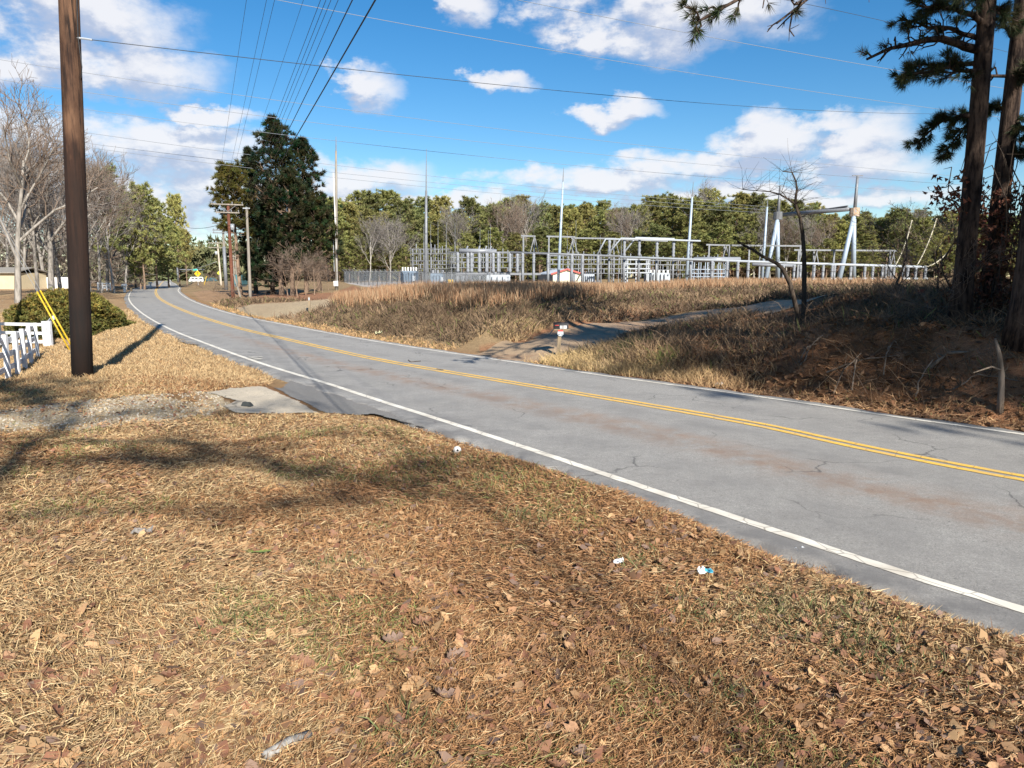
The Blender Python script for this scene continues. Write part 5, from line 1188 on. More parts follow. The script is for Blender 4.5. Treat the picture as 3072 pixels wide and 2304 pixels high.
for k, (px, py, H, txt) in enumerate(((655, 890, 1.6, 'low brown brush in front of the grey pole'), (690, 905, 1.5, 'brown brush at the foot of the red-brown pole'), (590, 866, 1.6, 'dark brush on the mound inside the bend'), (640, 850, 3.2, 'bare brown brush beyond the mound by the far car'), (625, 846, 3.4, 'bare brown brush right of the warning sign'), (610, 875, 1.2, 'small dark brush low on the mound'))):
    b = gp(px, py) if py > 860 else gy(px, 200.); o = thing('brush', txt, 'shrub', b); o.rotation_euler = (0, 0, k); s = H / 8; o.scale = (s * 2.2, s * 2.2, s); put('stems', brush_v[0], o); put('twigs', brush_v[1], o)

# --- left lawn: bare trees and pines
left_bare = [('big bare grey tree with a flared trunk nearest the left edge', 46, 298, 66, 0), ('bare grey tree in front of the white fence, second from the left', 106, 430, 82, 1), ('bare forked grey tree in front of the white fence, just left of the dark pole', 150, 360, 84, 2), ('bare grey tree partly hidden by the thick dark pole', 178, 450, 92, 4),
  ('bare tree with pale limbs just right of the thick dark pole', 268, 470, 96, 3), ('pale bare tree with long rising limbs left of the far white fence', 300, 500, 100, 5), ('thin bare tree behind the far white fence', 340, 560, 112, 5), ('bare tree crown at the very left edge, farther back', -20, 420, 90, 2), ('bare tree behind the privacy fence, left part', 70, 480, 132, 4), ('bare tree behind the privacy fence, middle part', 135, 500, 134, 0), ('bare tree behind the privacy fence, right part', 215, 490, 133, 1),
  ('thin grey bare tree behind the pale-limbed one', 250, 520, 125, 3), ('bare grey tree left of the bend pines', 375, 600, 135, 1), ('grey bare tree far behind, right of the dark pole', 320, 540, 142, 2), ('bare tree crown showing over the tan house', 15, 460, 140, 5)]
for k, (lab, px, yt, Y, v) in enumerate(left_bare):
    b = gy(px, Y); place('bare_tree', bare_v[v], lab, 'bare tree', b, (wz(yt, Y) - b[2]) * 1.02, 17.0, rt.uniform(0, 6.28), 'bare trees on the left lawn', .95)
left_pine = [('olive-topped pine behind the bare trees right of the dark pole', 335, 508, 130, 1, 1.0), ('broad olive pine left of the bend', 432, 556, 138, 3, 1.0), ('tall slim pine with layered boughs at the far left roadside', 538, 592, 175, 5, .75), ('round green pine at the outside of the bend', 470, 600, 150, 0, 1.2), ('low green pine touching the far road edge', 505, 655, 165, 6, 1.3), ('green pine behind the broad olive one', 405, 590, 160, 4, 1.0), ('low dark pine under the broad olive one', 420, 700, 145, 6, 1.3), ('small pine right of the tall slim one', 560, 690, 210, 2, 1.0)]
for k, (lab, px, yt, Y, v, wd) in enumerate(left_pine):
    b = gy(px, Y); place('pine_tree', var_mesh[v], lab, 'pine tree', b, wz(yt, Y) - b[2], 20.0, rt.uniform(0, 6.28), 'pines at the bend', wd)
def bush():
    b = gp(212, 1008); rg = np.random.default_rng(9); o = thing('bush', 'broad evergreen bush with yellowish tips behind the thick dark pole', 'bush', b)
    n = 9000; u = rg.normal(size=(n, 3)); u /= np.linalg.norm(u, axis=1)[:, None]; u[:, 2] = np.abs(u[:, 2]); rad = rg.uniform(.55, 1.05, (n, 1)) ** .6
    lump = .75 + .5 * fbm(u[:, 0] * 2.2 + 5, u[:, 1] * 2.2 + u[:, 2] * 3, 31, 3)[:, None]
    P_ = u * rad * lump * np.array([2.75, 2.2, 2.25]) ; P_[:, 2] += .05
    C_ = P_ + b; C_[:, 2] = np.maximum(C_[:, 2], hz(C_[:, 0], C_[:, 1]) + .05)
    V_, F_, c_ = needles(rg, C_, u * .5, 7, .15, .085, (.085, .090, .028), .45, 1.0, .3)
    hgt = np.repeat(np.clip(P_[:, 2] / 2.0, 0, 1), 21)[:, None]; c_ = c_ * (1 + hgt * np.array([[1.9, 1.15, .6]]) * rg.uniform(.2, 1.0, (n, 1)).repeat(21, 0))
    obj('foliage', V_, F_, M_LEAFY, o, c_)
    (V1, Q1), (V2, Q2) = bare_mesh(71, 2.6, .05, .75, 4, (9, 5, 4), first=.02, thin=.006); V1 = V1 * np.array([1.6, 1.4, 1]) ; V2 = V2 * np.array([1.6, 1.4, 1])
    put('stems', new_mesh('stems', V1, Q1, M_TWIG_B), o); put('twigs', new_mesh('twigs', V2, Q2, M_TWIG_B), o)
bush()

# --- near pines on the right-hand bank
def limb(S, rg, p, q, r, sagz=0.0, n=7, wob=.08):
    p, q = np.array(p, float), np.array(q, float); out = [p]
    for k in range(1, n + 1):
        t = k / n; e = p + (q - p) * t + rg.normal(size=3) * wob * np.linalg.norm(q - p) / n * (t < 1); e[2] += sagz * 4 * t * (1 - t); S.append((*out[-1], *e, r * (1 - .8 * (k - 1) / n) + .006, r * (1 - .8 * k / n) + .006)); out.append(e)
    return np.array(out)
def near_pine(label, base, H, r0, limbs, seed, top_crown=True, lean=(0, 0), group=None, gen=26, name='pine_tree'):
    rg = np.random.default_rng(seed); o = thing(name, label, 'pine tree', base, group); S = []; C_ = []; D_ = []
    b = MB(); pts = []; R_ = []
    for k in range(25):
        t = k / 24; pts.append((base[0] + lean[0] * t + .05 * math.sin(5 * t + seed), base[1] + lean[1] * t + .05 * math.cos(4 * t), base[2] - .3 + (H + .3) * t)); R_.append((r0 * (1 - t) ** .7 + .03) * (1 + .45 * max(0, 1 - t * 20)))
    tv = MB().tube(pts, R_, 18); Va = np.array(tv.v); ang = np.arctan2(Va[:, 1] - base[1], Va[:, 0] - base[0]); k_ = 1 + .05 * np.sin(ang * 7 + Va[:, 2] * 1.3) + .03 * np.sin(ang * 13 - Va[:, 2] * 3)
    obj('trunk', Va, tv.f, M_BARK_PINE, o, None, True)
    trunk = np.array(pts)
    def on(z): return np.array([np.interp(z, trunk[:, 2], trunk[:, j]) for j in range(3)])
    L_ = [(on(z0), q, r, f, dz) for z0, q, r, f, dz in limbs]
    if top_crown:
        for i in range(gen):
            f = i / gen; z = base[2] + H * (.55 + .44 * f); az = i * 2.4 + rg.normal() * .3; ln = 3.4 * (1 - f ** 2) ** .5 + .4; L_.append((on(z), on(z) + np.array([math.cos(az) * ln, math.sin(az) * ln, ln * (.1 + .6 * f)]), .06, .8, .1))
    for p, q, r, f, dz in L_:
        lm = limb(S, rg, p, q, r, dz, 8, .16); ln = np.linalg.norm(np.array(q) - p)
        for k in range(2, 9):
            for s_ in range(int(3 * max(1, ln / 2.6))):
                dr = lm[k] - lm[k - 1]; dr /= np.linalg.norm(dr); a = rg.normal(size=3); a -= dr * (a @ dr); a /= np.linalg.norm(a); dd = dr * .75 + a * .7 + np.array([0, 0, .1]); dd /= np.linalg.norm(dd); l2 = min(ln, 3.6) * rg.uniform(.10, .24) * (1.2 - .07 * k)
                b0 = lm[k - 1] + (lm[k] - lm[k - 1]) * rg.uniform(0, 1); tw = limb(S, rg, b0, b0 + dd * l2, .012, .0, 3, .3)
                for t_ in range(2):
                    a3 = rg.normal(size=3); d3 = dd + a3 * .5; d3 /= np.linalg.norm(d3); e3 = tw[2] + d3 * l2 * rg.uniform(.2, .45); S.append((*tw[2], *e3, .007, .004))
                    if rg.random() < f: C_.append(e3); D_.append(d3)
                if rg.random() < f: C_.append(tw[-1]); D_.append(dd); C_.append(tw[2]); D_.append(dd); C_.append((tw[1] + tw[2]) / 2); D_.append(dd)
    V1, Q1 = segs_mesh(np.array(S), 5); obj('limbs', V1, Q1, M_BARK_PINE, o, None, True)
    V2, F2, c2 = needles(rg, np.array(C_), np.array(D_), 34, .17, .010, (.045, .055, .024), .3, .85, .0); obj('crown', V2, F2, M_NEEDLE_N, o, c2)
    return o
n1b = gp(2878, 968); Y1 = n1b[1]
def A1(px, py, dY=0.0): return aty(px, py, Y1 + dY)
z_ = lambda py: float(aty(2930, py, Y1)[2])
near_pine('tall dark pine trunk with boughs reaching left, left of the two at the right edge', n1b, 19, .155, [
    (z_(150), A1(2600, 178, -.6), .085, .12, .22), (z_(60), A1(2760, 18, -.4), .06, .6, .1), (z_(190), A1(2690, 235, .6), .05, .85, .12), (z_(120), A1(2700, 60, .8), .05, .35, .05), (z_(215), A1(2720, 215, -.5), .04, .8, .02),
    (z_(340), A1(2745, 432, .3), .045, .8, .15), (z_(330), A1(2830, 470, .5), .03, .7, .05), (z_(-180), A1(2075, 75, -3.2), .07, .8, .55), (z_(-150), A1(2330, 70, -2.6), .05, .08, .5), (z_(-60), A1(2760, 60, .6), .05, .5, .1), (z_(20), A1(3050, 80, .9), .05, .6, .1), (z_(-10), A1(2880, -60, -2.5), .05, .8, .1)], 7, True, (.0, .1), 'pines on the right-hand bank')
n2b = gp(2955, 958); Y2n = n2b[1]
def A2(px, py, dY=0.0): return aty(px, py, Y2n + dY)
near_pine('tall dark pine trunk wrapped in red-brown vine, right of the two at the right edge', n2b, 18, .165, [
    (float(A2(3010, 250)[2]), A2(3120, 200, -.8), .05, .6, .1), (float(A2(3010, 360)[2]), A2(3110, 440, -.5), .05, .85, .1), (float(A2(3010, 330)[2]), A2(2900, 345, .6), .04, .8, .1), (float(A2(3010, 480)[2]), A2(3120, 470, -.3), .05, .8, .1), (float(A2(3010, 120)[2]), A2(2940, 40, .8), .05, .4, .1), (float(A2(3010, 240)[2]), A2(2800, 222, .3), .035, .15, .1)], 8, True, (.55, 0), 'pines on the right-hand bank')
n3b = gp(3085, 1012)
near_pine('thick dark pine trunk cut by the right edge of the picture', n3b, 20, .26, [(7., n3b + np.array([1.5, -1, 8.]), .05, .6, .1)], 9, True, (.2, 0), 'pines on the right-hand bank')
# pines out of the picture whose shade lies on the bank, the drive and the left verge
shade_v = []
for k in range(3):
    t_, c_ = pine_mesh(800 + k, 17.0, (.50, .44, .62)[k], (2.9, 3.2, 2.4)[k], 46, 3, 16, .34, .06, PMID, .24, 'round', dead=.3, tuft_step=.45)
    shade_v.append((new_mesh('trunk', t_[0], t_[1], M_BARK_PINE, None, True), new_mesh('crown', c_[0], c_[1], M_NEEDLE, c_[2])))
for k, (x, y, H, v, lab) in enumerate(((17.5, 6.5, 16, 0, 'pine past the right edge, nearest the road'), (21.5, 4.5, 18, 1, 'pine past the right edge, second from the road'), (20.5, 10.5, 16, 1, 'pine past the right edge beside the third trunk'), (25, 9, 17, 0, 'pine past the right edge, farther up the bank'), (24, 1.5, 19, 0, 'pine past the right edge, nearest the viewer'), (28.5, 5, 18, 1, 'pine past the right edge, deep in the wood'), (31, 13, 18, 2, 'pine past the right edge, deepest in the wood'))):
    place('pine_tree', shade_v[v], lab, 'pine tree', (x, y, float(hz(x, y))), H, 17.0, k * 1.1, 'pines past the right edge')
for k, (x, y, H, v, lab) in enumerate(((1.0, -14.0, 17.5, 2, 'pine behind the viewer on the left'), (21.6, -14.6, 20.5, 2, 'pine behind the viewer on the right, nearest the road'), (24.2, -17.8, 23, 2, 'pine behind the viewer on the right, farther back'), (19.2, -12.6, 25, 2, 'tallest pine behind the viewer on the right, at the verge'))):
    place('pine_tree', shade_v[v], lab, 'pine tree', (x, y, float(hz(x, y))), H, 17.0, k * 1.7, 'pines behind the viewer')
t_, c_ = pine_mesh(861, 8.0, .04, 2.4, 60, 3, 16, .30, .06, PMID, .1, 'cone', dead=.0, tuft_step=.4); ced = (new_mesh('trunk', t_[0], t_[1], M_BARK_PINE, None, True), new_mesh('crown', c_[0], c_[1], M_NEEDLE, c_[2]))
for k, (x, y, H, lab) in enumerate(((13.2, 10.2, 8, 'young cedar past the right edge, nearest the pines'), (14.8, 8.2, 9, 'young cedar past the right edge at the roadside'), (15.2, 11.8, 9, 'young cedar past the right edge, second row'), (17.4, 9.5, 9.5, 'young cedar past the right edge, third row'), (16.8, 6.0, 9, 'young cedar past the right edge, nearest the viewer'), (18.5, 13, 9, 'young cedar past the right edge, farthest up the bank'))):
    place('cedar_tree', ced, lab, 'cedar', (x, y, float(hz(x, y))), H, 8.0, k * 1.3, 'cedars past the right edge')
def over(px, py, h):
    """point at height h whose shadow falls where the photo shows it"""
    g = gp(px, py); return np.array([g[0] - SHX * h / math.tan(SUN_EL), g[1] - SHY * h / math.tan(SUN_EL), g[2] + h])
mpb = np.array([4.6, -15.3, float(hz(4.6, -15.3))])
near_pine('pine behind the viewer with long boughs reaching towards the road', mpb, 19.5, .2, [(17.0, over(950, 1215, 16.5), .06, .3, .0), (15.6, over(1040, 1300, 15.4), .05, .25, .0), (16.2, over(1290, 1450, 15), .04, .3, .0), (15.2, over(1500, 1400, 14.6), .04, .25, .1), (15.0, over(900, 1350, 15), .04, .3, .0), (14.0, over(1330, 1480, 13.6), .03, .25, .0), (17.5, mpb + np.array([-3, .5, 18.5]), .05, .8, .1), (16.5, mpb + np.array([-2.5, 2, 17.5]), .05, .8, .1), (15.5, mpb + np.array([-3.2, -1, 16.5]), .05, .8, .1), (14.5, mpb + np.array([-2.6, .8, 15]), .05, .8, .1), (18.5, mpb + np.array([-1, -1, 20]), .04, .8, .1)], 17, False, (0, 0), 'pines behind the viewer')

# --- forked sapling, vine, undergrowth, fallen wood on the bank
def sapling():
    b = gp(2408, 976); Y = b[1]; rg = np.random.default_rng(3); o = thing('bare_sapling', 'dark forked bare sapling in front of the big steel frame', 'sapling', b); S = []
    def path(P_, r0, r1):
        w = [aty(px, py, Y + dy) for px, py, dy in P_]; n = len(w)
        for k in range(n - 1): S.append((*w[k], *w[k + 1], r0 + (r1 - r0) * k / (n - 1), r0 + (r1 - r0) * (k + 1) / (n - 1)))
        return w
    main = path([(2408, 990, 0), (2412, 900, 0), (2413, 822, 0), (2412, 760, .05), (2408, 703, .1), (2400, 652, .1), (2385, 612, .1), (2388, 585, 0), (2391, 568, 0), (2388, 545, 0), (2376, 517, -.1), (2348, 514, -.2)], .075, .012)
    side = path([(2402, 985, 0), (2392, 940, -.1), (2380, 890, -.2), (2369, 849, -.2), (2349, 808, -.3), (2330, 790, -.3), (2312, 781, -.4), (2285, 768, -.5), (2261, 751, -.5), (2235, 738, -.5), (2213, 724, -.6)], .075, .028)
    up_ = path([(2386, 612, .1), (2365, 598, 0), (2340, 583, -.1), (2310, 575, -.2), (2270, 572, -.3), (2228, 569, -.4)], .03, .006)
    path([(2365, 598, 0), (2345, 575, .1), (2355, 545, .2), (2362, 530, .2)], .012, .004); path([(2340, 583, 0), (2300, 590, .1), (2250, 595, .2)], .01, .004); path([(2390, 575, 0), (2420, 560, .2), (2450, 545, .3)], .01, .003); path([(2400, 652, .1), (2430, 640, .3), (2470, 625, .5)], .01, .003); path([(2410, 690, 0), (2440, 680, .2), (2475, 662, .3)], .008, .003); path([(2261, 751, -.5), (2265, 735, -.5), (2290, 718, -.4)], .012, .004)
    path([(2312, 781, -.4), (2325, 735, -.4), (2322, 690, -.3)], .010, .003)
    T = []
    for w in (main[5:], up_, side[5:]):
        for p in w:
            for k in range(7):
                d = rg.normal(size=3); d[2] = abs(d[2]) * .5 + .1; d /= np.linalg.norm(d); e = p + d * rg.uniform(.2, .7); T.append((*p, *e, .006, .003)); f = e + (d + rg.normal(size=3) * .5) * .25; T.append((*e, *f, .004, .002))
    V1, Q1 = segs_mesh(np.array(S), 7); obj('trunk', V1, Q1, M_BARK_DARK, o, None, True); V2, Q2 = segs_mesh(np.array(T), 3); obj('crown', V2, Q2, M_BARK_DARK, o)
sapling()
def leaf_cloud(name, label, base, C_, size, col, m, per=1, parts=None, cat='vine', colvar=.35):
    rg = np.random.default_rng(len(C_)); o = thing(name, label, cat, base)
    V_, F_, c_ = needles(rg, np.array(C_), rg.normal(size=(len(C_), 3)) * .5, per, size, size * .7, col, colvar, 1.0, -.1); obj('leaves', V_, F_, m, o, c_); return o
rg = np.random.default_rng(55); C_ = []
for k in range(1300):
    t = rg.uniform(0, 1); py = 560 + 430 * t ** .8; a = rg.uniform(0, 6.28); rd = .2 + abs(rg.normal()) * .22 * (1 + .8 * (py > 760)); p = aty(2990 + (py - 560) * -.09, py, Y2n); C_.append(p + np.array([math.cos(a) * rd, math.sin(a) * rd, rg.normal() * .1]))
vine = leaf_cloud('vine', 'dead red-brown leafy vine around the right-hand pine trunk', n2b, C_, .10, (.13, .058, .036), M_DRY, 3)
S = []
for k in range(26):
    a = k * .9; p = n2b + np.array([math.cos(a) * .42, math.sin(a) * .42, 0]); prev = p
    for j in range(7): e = prev + np.array([rg.normal() * .12, rg.normal() * .12, rg.uniform(.3, .7)]); S.append((*prev, *e, .012, .01)); prev = e
    d = rg.normal(size=3); e = prev + d / np.linalg.norm(d) * .8; S.append((*prev, *e, .008, .004))
V1, Q1 = segs_mesh(np.array(S), 4); obj('stems', V1, Q1, M_BARK_DARK, vine)
for k, (px, py, lab) in enumerate(((2820, 500, 'sprig of red-brown oak leaves left of the nearer pine trunk'), )):
    b = A1(2900, 610); o = thing('leafy_twig', lab, 'twig', n1b); S = []; pts = limb(S, rg, A1(2895, 640), A1(2800, 590), .015, .1, 6, .2); pts2 = limb(S, rg, A1(2895, 640), A1(2840, 560), .012, .1, 6, .2); V1, Q1 = segs_mesh(np.array(S), 4); obj('stem', V1, Q1, M_BARK_DARK, o)
    Cc = [p + rg.normal(size=3) * .14 for p in list(pts[2:]) + list(pts2[2:]) for _ in range(9)]; V_, F_, c_ = needles(rg, np.array(Cc), rg.normal(size=(len(Cc), 3)), 2, .10, .075, (.15, .065, .04), .3); obj('leaves', V_, F_, M_DRY, o, c_)
(V1, Q1), (V2, Q2) = bare_mesh(61, 4, .04, .6, 5, (6, 4, 3, 3), first=.08, thin=.005); under_v = (new_mesh('stems', V1, Q1, M_BARK_DARK, None, True), new_mesh('twigs', V2, Q2, M_TWIG_B))
for k, (px, py, H, dy, lab) in enumerate(((3040, 950, 5.0, 3, 'tall bare undergrowth behind the vine-covered pine'), (2925, 940, 3.2, 3.5, 'bare undergrowth between the two near pine trunks'), (3030, 985, 4.0, 1.5, 'bare undergrowth right of the vine-covered pine'), (2760, 985, 1.6, 1, 'low bare shrub left of the nearer pine trunk'), (3075, 930, 6.0, 6, 'high bare undergrowth at the right edge'), (2480, 1050, 1.0, 0, 'low dark shrub right of the forked sapling'), (2690, 1130, 1.1, 0, 'twiggy shrub halfway up the bank'), (2960, 1150, 1.5, 0, 'twiggy shrub beside the pale dead trunk'), (2350, 1020, .9, 0, 'low dark shrub at the foot of the forked sapling'))):
    b = gp(px, py); b[1] += dy; b[2] = float(hz(b[0], b[1])); o = thing('undergrowth', lab, 'shrub', b); o.rotation_euler = (0, 0, k * 2.1); s = H / 8; o.scale = (s * 1.5, s * 1.5, s); put('stems', under_v[0], o); put('twigs', under_v[1], o)
M_DEADW = bark_material('dead_wood', (.20, .16, .125), (.10, .078, .06), 9)
dt_ = gp(2998, 1238); o = thing('dead_trunk', 'pale thin dead trunk standing at the foot of the right-hand bank', 'dead tree', dt_); Yd = dt_[1]
MB().tube([aty(px, py, Yd) for px, py in ((2998, 1250), (3003, 1190), (3005, 1120), (2998, 1060), (2985, 1015))], [.06, .052, .045, .035, .02], 8).build('trunk', M_DEADW, o, True)
MB().tube([aty(3004, 1110, Yd), aty(2975, 1100, Yd - .2), aty(2920, 1118, Yd - .3)], [.02, .014, .006], 5).build('limb', M_DEADW, o)
for k, (P_, r, lab) in enumerate((([(2790, 1120), (2840, 1095), (2905, 1078)], .07, 'grey log lying on the bank left of the pale dead trunk'), ([(2480, 1135), (2600, 1112), (2700, 1085)], .022, 'long thin fallen branch lying along the bank'), ([(2745, 1205), (2770, 1170), (2795, 1130)], .02, 'pale stick leaning down the bank below the grey log'), ([(2400, 1110), (2440, 1070), (2470, 1040)], .022, 'slanting pale branch below the forked sapling'), ([(2660, 1070), (2680, 1050), (2690, 1040)], .018, 'short pale stick near the bank top'), ([(2555, 1180), (2562, 1150), (2568, 1120)], .02, 'upright pale stub at the bank foot'), ([(2395, 1100), (2420, 1075), (2450, 1050)], .018, 'thin branch crossing the slanting pale one'),
    ([(2500, 1190), (2530, 1150), (2580, 1110)], .012, 'thin bare stick rising from the bank foot'), ([(2860, 1180), (2930, 1165), (3060, 1160)], .014, 'long thin twig beside the pale dead trunk'), ([(2650, 1140), (2655, 1110), (2670, 1080)], .016, 'short pale snag in the middle of the bank'))):
    W_ = [gp(*p) + np.array([0, 0, .06 + .12 * (i == 1) + .1 * (k in (2, 3, 5, 7, 9)) * i]) for i, p in enumerate(P_)]; S = []; rg2 = np.random.default_rng(k)
    r = r * .62; l_ = list(limb(S, rg2, W_[0], W_[1], r, 0, 4, .1)); 
    S2 = []; limb(S2, rg2, l_[-1], W_[2], r * .75, 0, 4, .1)
    for p in l_[1:]:
        d = rg2.normal(size=3); d[2] = abs(d[2]); S2.append((*p, *(p + d / np.linalg.norm(d) * rg2.uniform(.08, .3)), r * .3, r * .15))
    V1, Q1 = segs_mesh(np.array(S + S2), 6); tag(obj('fallen_branch', V1, Q1, M_DEADW, None, None, True), lab, 'branch', 'fallen wood on the bank')

# ------------------------------------------------------------------ ground cover
M_GRASS = mat_attr('dry_grass_blades', .8, .2, .0, spec=.2)
def blades(rg, B_, D_, width, col, bend=None):
    """thin curved blades: base B_, tip offset D_ ; two-segment strips (3 triangles)"""
    n = len(B_); s = np.cross(D_, rg.normal(size=(n, 3))); s /= np.linalg.norm(s, axis=1)[:, None] + 1e-9; s = s * np.asarray(width).reshape(-1, 1) / 2
    m = B_ + D_ * .55 + (bend if bend is not None else rg.normal(size=(n, 3)) * np.linalg.norm(D_, axis=1)[:, None] * .10)
    V_ = np.stack([B_ - s, B_ + s, m - s * .8, m + s * .8, B_ + D_], 1).reshape(-1, 3)
    k = (np.arange(n) * 5)[:, None]
    F_ = np.concatenate([k + np.array([[0, 1, 3]]), k + np.array([[0, 3, 2]]), k + np.array([[2, 3, 4]])], 0)
    return V_, F_, np.repeat(col, 5, 0)
def stuff(name, label, cat, parts, m):
    V_ = []; F_ = []; C_ = []; n = 0
    for v, f, c in parts: V_.append(v); F_.append(f + n); C_.append(c); n += len(v)
    return tag(obj(name, np.vstack(V_), np.vstack(F_), m, None, np.clip(np.vstack(C_), .004, 1)), label, cat, None, 'stuff')
def scatter(rg, n, r0, r1, a0, a1, power=1.0):
    """random ground points by range and bearing (denser close by)"""
    r = np.exp(rg.uniform(math.log(r0), math.log(r1), n)) if power == 0 else (rg.uniform(r0 ** power, r1 ** power, n)) ** (1 / power)
    a = np.radians(rg.uniform(a0, a1, n)); x, y = r * np.sin(a), r * np.cos(a); d, i = road_coords(x, y)
    od = np.where(d < 0, -d - oL[i], d - oR[i]); return x, y, r, d, od
def on_pad(x, y):
    P_ = proj(np.stack([x, y, hz(x, y)], -1)); return inpoly(P_, [(618,1180),(690,1164),(800,1162),(840,1120),(1000,1160),(1300,1290),(1240,1287),(1120,1254),(985,1244),(700,1244),(660,1222)])
def in_gravel(x, y):
    P_ = proj(np.stack([x, y, hz(x, y)], -1)); return inpoly(P_, P_GDRIVE)
rg = np.random.default_rng(2024)
def tone(x, y, sd):
    """which of the dead-plant colours lies where: pine straw in drifts, pale grass between, a little green"""
    a = fbm(x * .35, y * .35, 21, 5); b = fbm(x * 1.7, y * 1.7, 33, 4); return a, b
def litter_cols(rg, x, y, kind):
    n = len(x); a, b = tone(x, y, 0); u = rg.uniform(0, 1, n)
    pale = np.array([.51, .38, .215]); straw = np.array([.42, .285, .152]); rust = np.array([.345, .187, .09]); dark = np.array([.12, .07, .042]); green = np.array([.20, .205, .075])
    pr = np.clip((a - .36) / .25, .25, .8); c = np.where((u < pr)[:, None], rust, np.where((rg.uniform(0, 1, n) < .38)[:, None], pale, straw))
    c = np.where((rg.uniform(0, 1, n) < .10)[:, None], dark, c)
    g = fbm(x * .9 + 40, y * .9, 66, 3); c = np.where(((g > .60) & (rg.uniform(0, 1, n) < (.45 if kind == 'up' else .12)))[:, None], green, c)
    return c * rg.uniform(.7, 1.3, (n, 1))
parts = []
# straw and pine needles lying flat
x, y, r, d, od = scatter(rg, 480000, 1.9, 17, -43, 43, .55)
k = (d < 0) & (od > .30 + .25 * vnoise(x * 2, y * 2, 6)) & ~on_pad(x, y) & ((~in_gravel(x, y)) | (rg.uniform(0, 1, len(x)) < .12)); x, y, r = x[k], y[k], r[k]; n = len(x)
L_ = rg.gamma(2.2, .016, n) + .018; az = rg.uniform(0, 6.28, n) * .75 + fbm(x * .6, y * .6, 5, 2) * 6; D_ = np.stack([np.cos(az) * L_, np.sin(az) * L_, rg.normal(size=n) * .012 + L_ * .12], -1)
B_ = np.stack([x, y, hz(x, y) + rg.uniform(.002, .03, n)], -1); parts.append(blades(rg, B_, D_, .0016 + .0010 * r ** .8 * rg.uniform(.6, 1.3, n), litter_cols(rg, x, y, 'flat')))
# short standing blades, in tufts
x, y, r, d, od = scatter(rg, 34000, 1.9, 16, -43, 43, .6)
k = (d < 0) & (od > .28) & ~on_pad(x, y) & ((~in_gravel(x, y)) | (rg.uniform(0, 1, len(x)) < .1)) & (fbm(x * 1.3, y * 1.3, 12, 3) > .40); x, y, r = x[k], y[k], r[k]
x = np.repeat(x, 4) + rg.normal(size=len(x) * 4) * .025; y = np.repeat(y, 4) + rg.normal(size=len(y) * 4) * .025; r = np.repeat(r, 4); n = len(x)
L_ = rg.uniform(.02, .07, n); D_ = np.stack([rg.normal(size=n) * .55 * L_, rg.normal(size=n) * .55 * L_, L_], -1)
parts.append(blades(rg, np.stack([x, y, hz(x, y)], -1), D_, .0022 + .0010 * r ** .8 * rg.uniform(.7, 1.2, n), litter_cols(rg, x, y, 'up') * np.array([1.05, 1.08, 1.0])))
stuff('dry_grass', 'dry mown grass and pine straw on the near verge', 'grass', parts, M_GRASS)
# left lawn and far near-side verge
parts = []
x, y, r, d, od = scatter(rg, 210000, 13, 62, -44, 8, .5)
k = (d < 0) & (od > .35) & ~on_pad(x, y) & ((~in_gravel(x, y)) | (rg.uniform(0, 1, len(x)) < .06)); x, y, r = x[k], y[k], r[k]; n = len(x)
L_ = rg.uniform(.02, .07, n) * (1 + r / 60); D_ = np.stack([rg.normal(size=n) * .7 * L_, rg.normal(size=n) * .7 * L_, L_], -1); c = np.where((rg.uniform(0, 1, n) < .25)[:, None], np.array([.30, .18, .085]), np.array([.44, .315, .17])) * rg.uniform(.75, 1.25, (n, 1))
parts.append(blades(rg, np.stack([x, y, hz(x, y)], -1), D_, .003 + .0006 * r, c)); stuff('lawn_grass', 'short tan winter lawn left of the road', 'grass', parts, M_GRASS)
# gravel of the old drive
x, y, r, d, od = scatter(rg, 26000, 7, 26, -44, -10, .8); k = in_gravel(x, y) & (fbm(x * 1.7, y * 1.7, 33, 4) > .30); x, y, r = x[k], y[k], r[k]; n = len(x); s = rg.uniform(.008, .028, n)
Bp = np.stack([x, y, hz(x, y)], -1); tet = np.array([[-1, -.7, -.2], [1, -.6, -.2], [.1, 1, -.2], [0, 0, .8]]); rot = rg.uniform(0, 6.28, n); cs, sn = np.cos(rot), np.sin(rot)
Vt = np.stack([np.stack([(t[0] * cs - t[1] * sn) * s, (t[0] * sn + t[1] * cs) * s, t[2] * s + 0 * s], -1) for t in tet], 1) + Bp[:, None]; kk = (np.arange(n) * 4)[:, None]
F_ = np.concatenate([kk + np.array([q]) for q in ((0, 1, 3), (1, 2, 3), (2, 0, 3))], 0); c = np.repeat(np.array([.52, .47, .38]) * rg.uniform(.6, 1.3, (n, 1)), 4, 0)
stuff('gravel', 'pale gravel strewn over the old drive', 'gravel', [(Vt.reshape(-1, 3), F_, c)], M_GRASS)
# far-side verge, berm and field: weeds, dead grass, orange broomsedge
parts = []
x, y, r, d, od = scatter(rg, 150000, 11, 75, -22, 36, .45); P_ = proj(np.stack([x, y, hz(x, y)], -1))
dd_ = ((x[:, None] - dp[None, ::4, 0]) ** 2 + (y[:, None] - dp[None, ::4, 1]) ** 2).min(1) ** .5
grv = inpoly(P_, P_GRAV) | inpoly(P_, P_RED)
k = (d > 0) & (od > .45) & (dd_ > 1.75) & ~grv & (r < 75); shade_zone = (x > 3) & (r < 26)
k &= ~shade_zone | (rg.uniform(0, 1, len(x)) < .35)
x, y, r, od, P_ = x[k], y[k], r[k], od[k], P_[k]; n = len(x)
tall = inpoly(P_, [(985,905),(1050,885),(1300,862),(1900,850),(2300,850),(2700,850),(2700,862),(2300,866),(1950,876),(1700,900),(1500,920),(1300,915),(1150,915),(1050,925)])
near_edge = od < 1.4
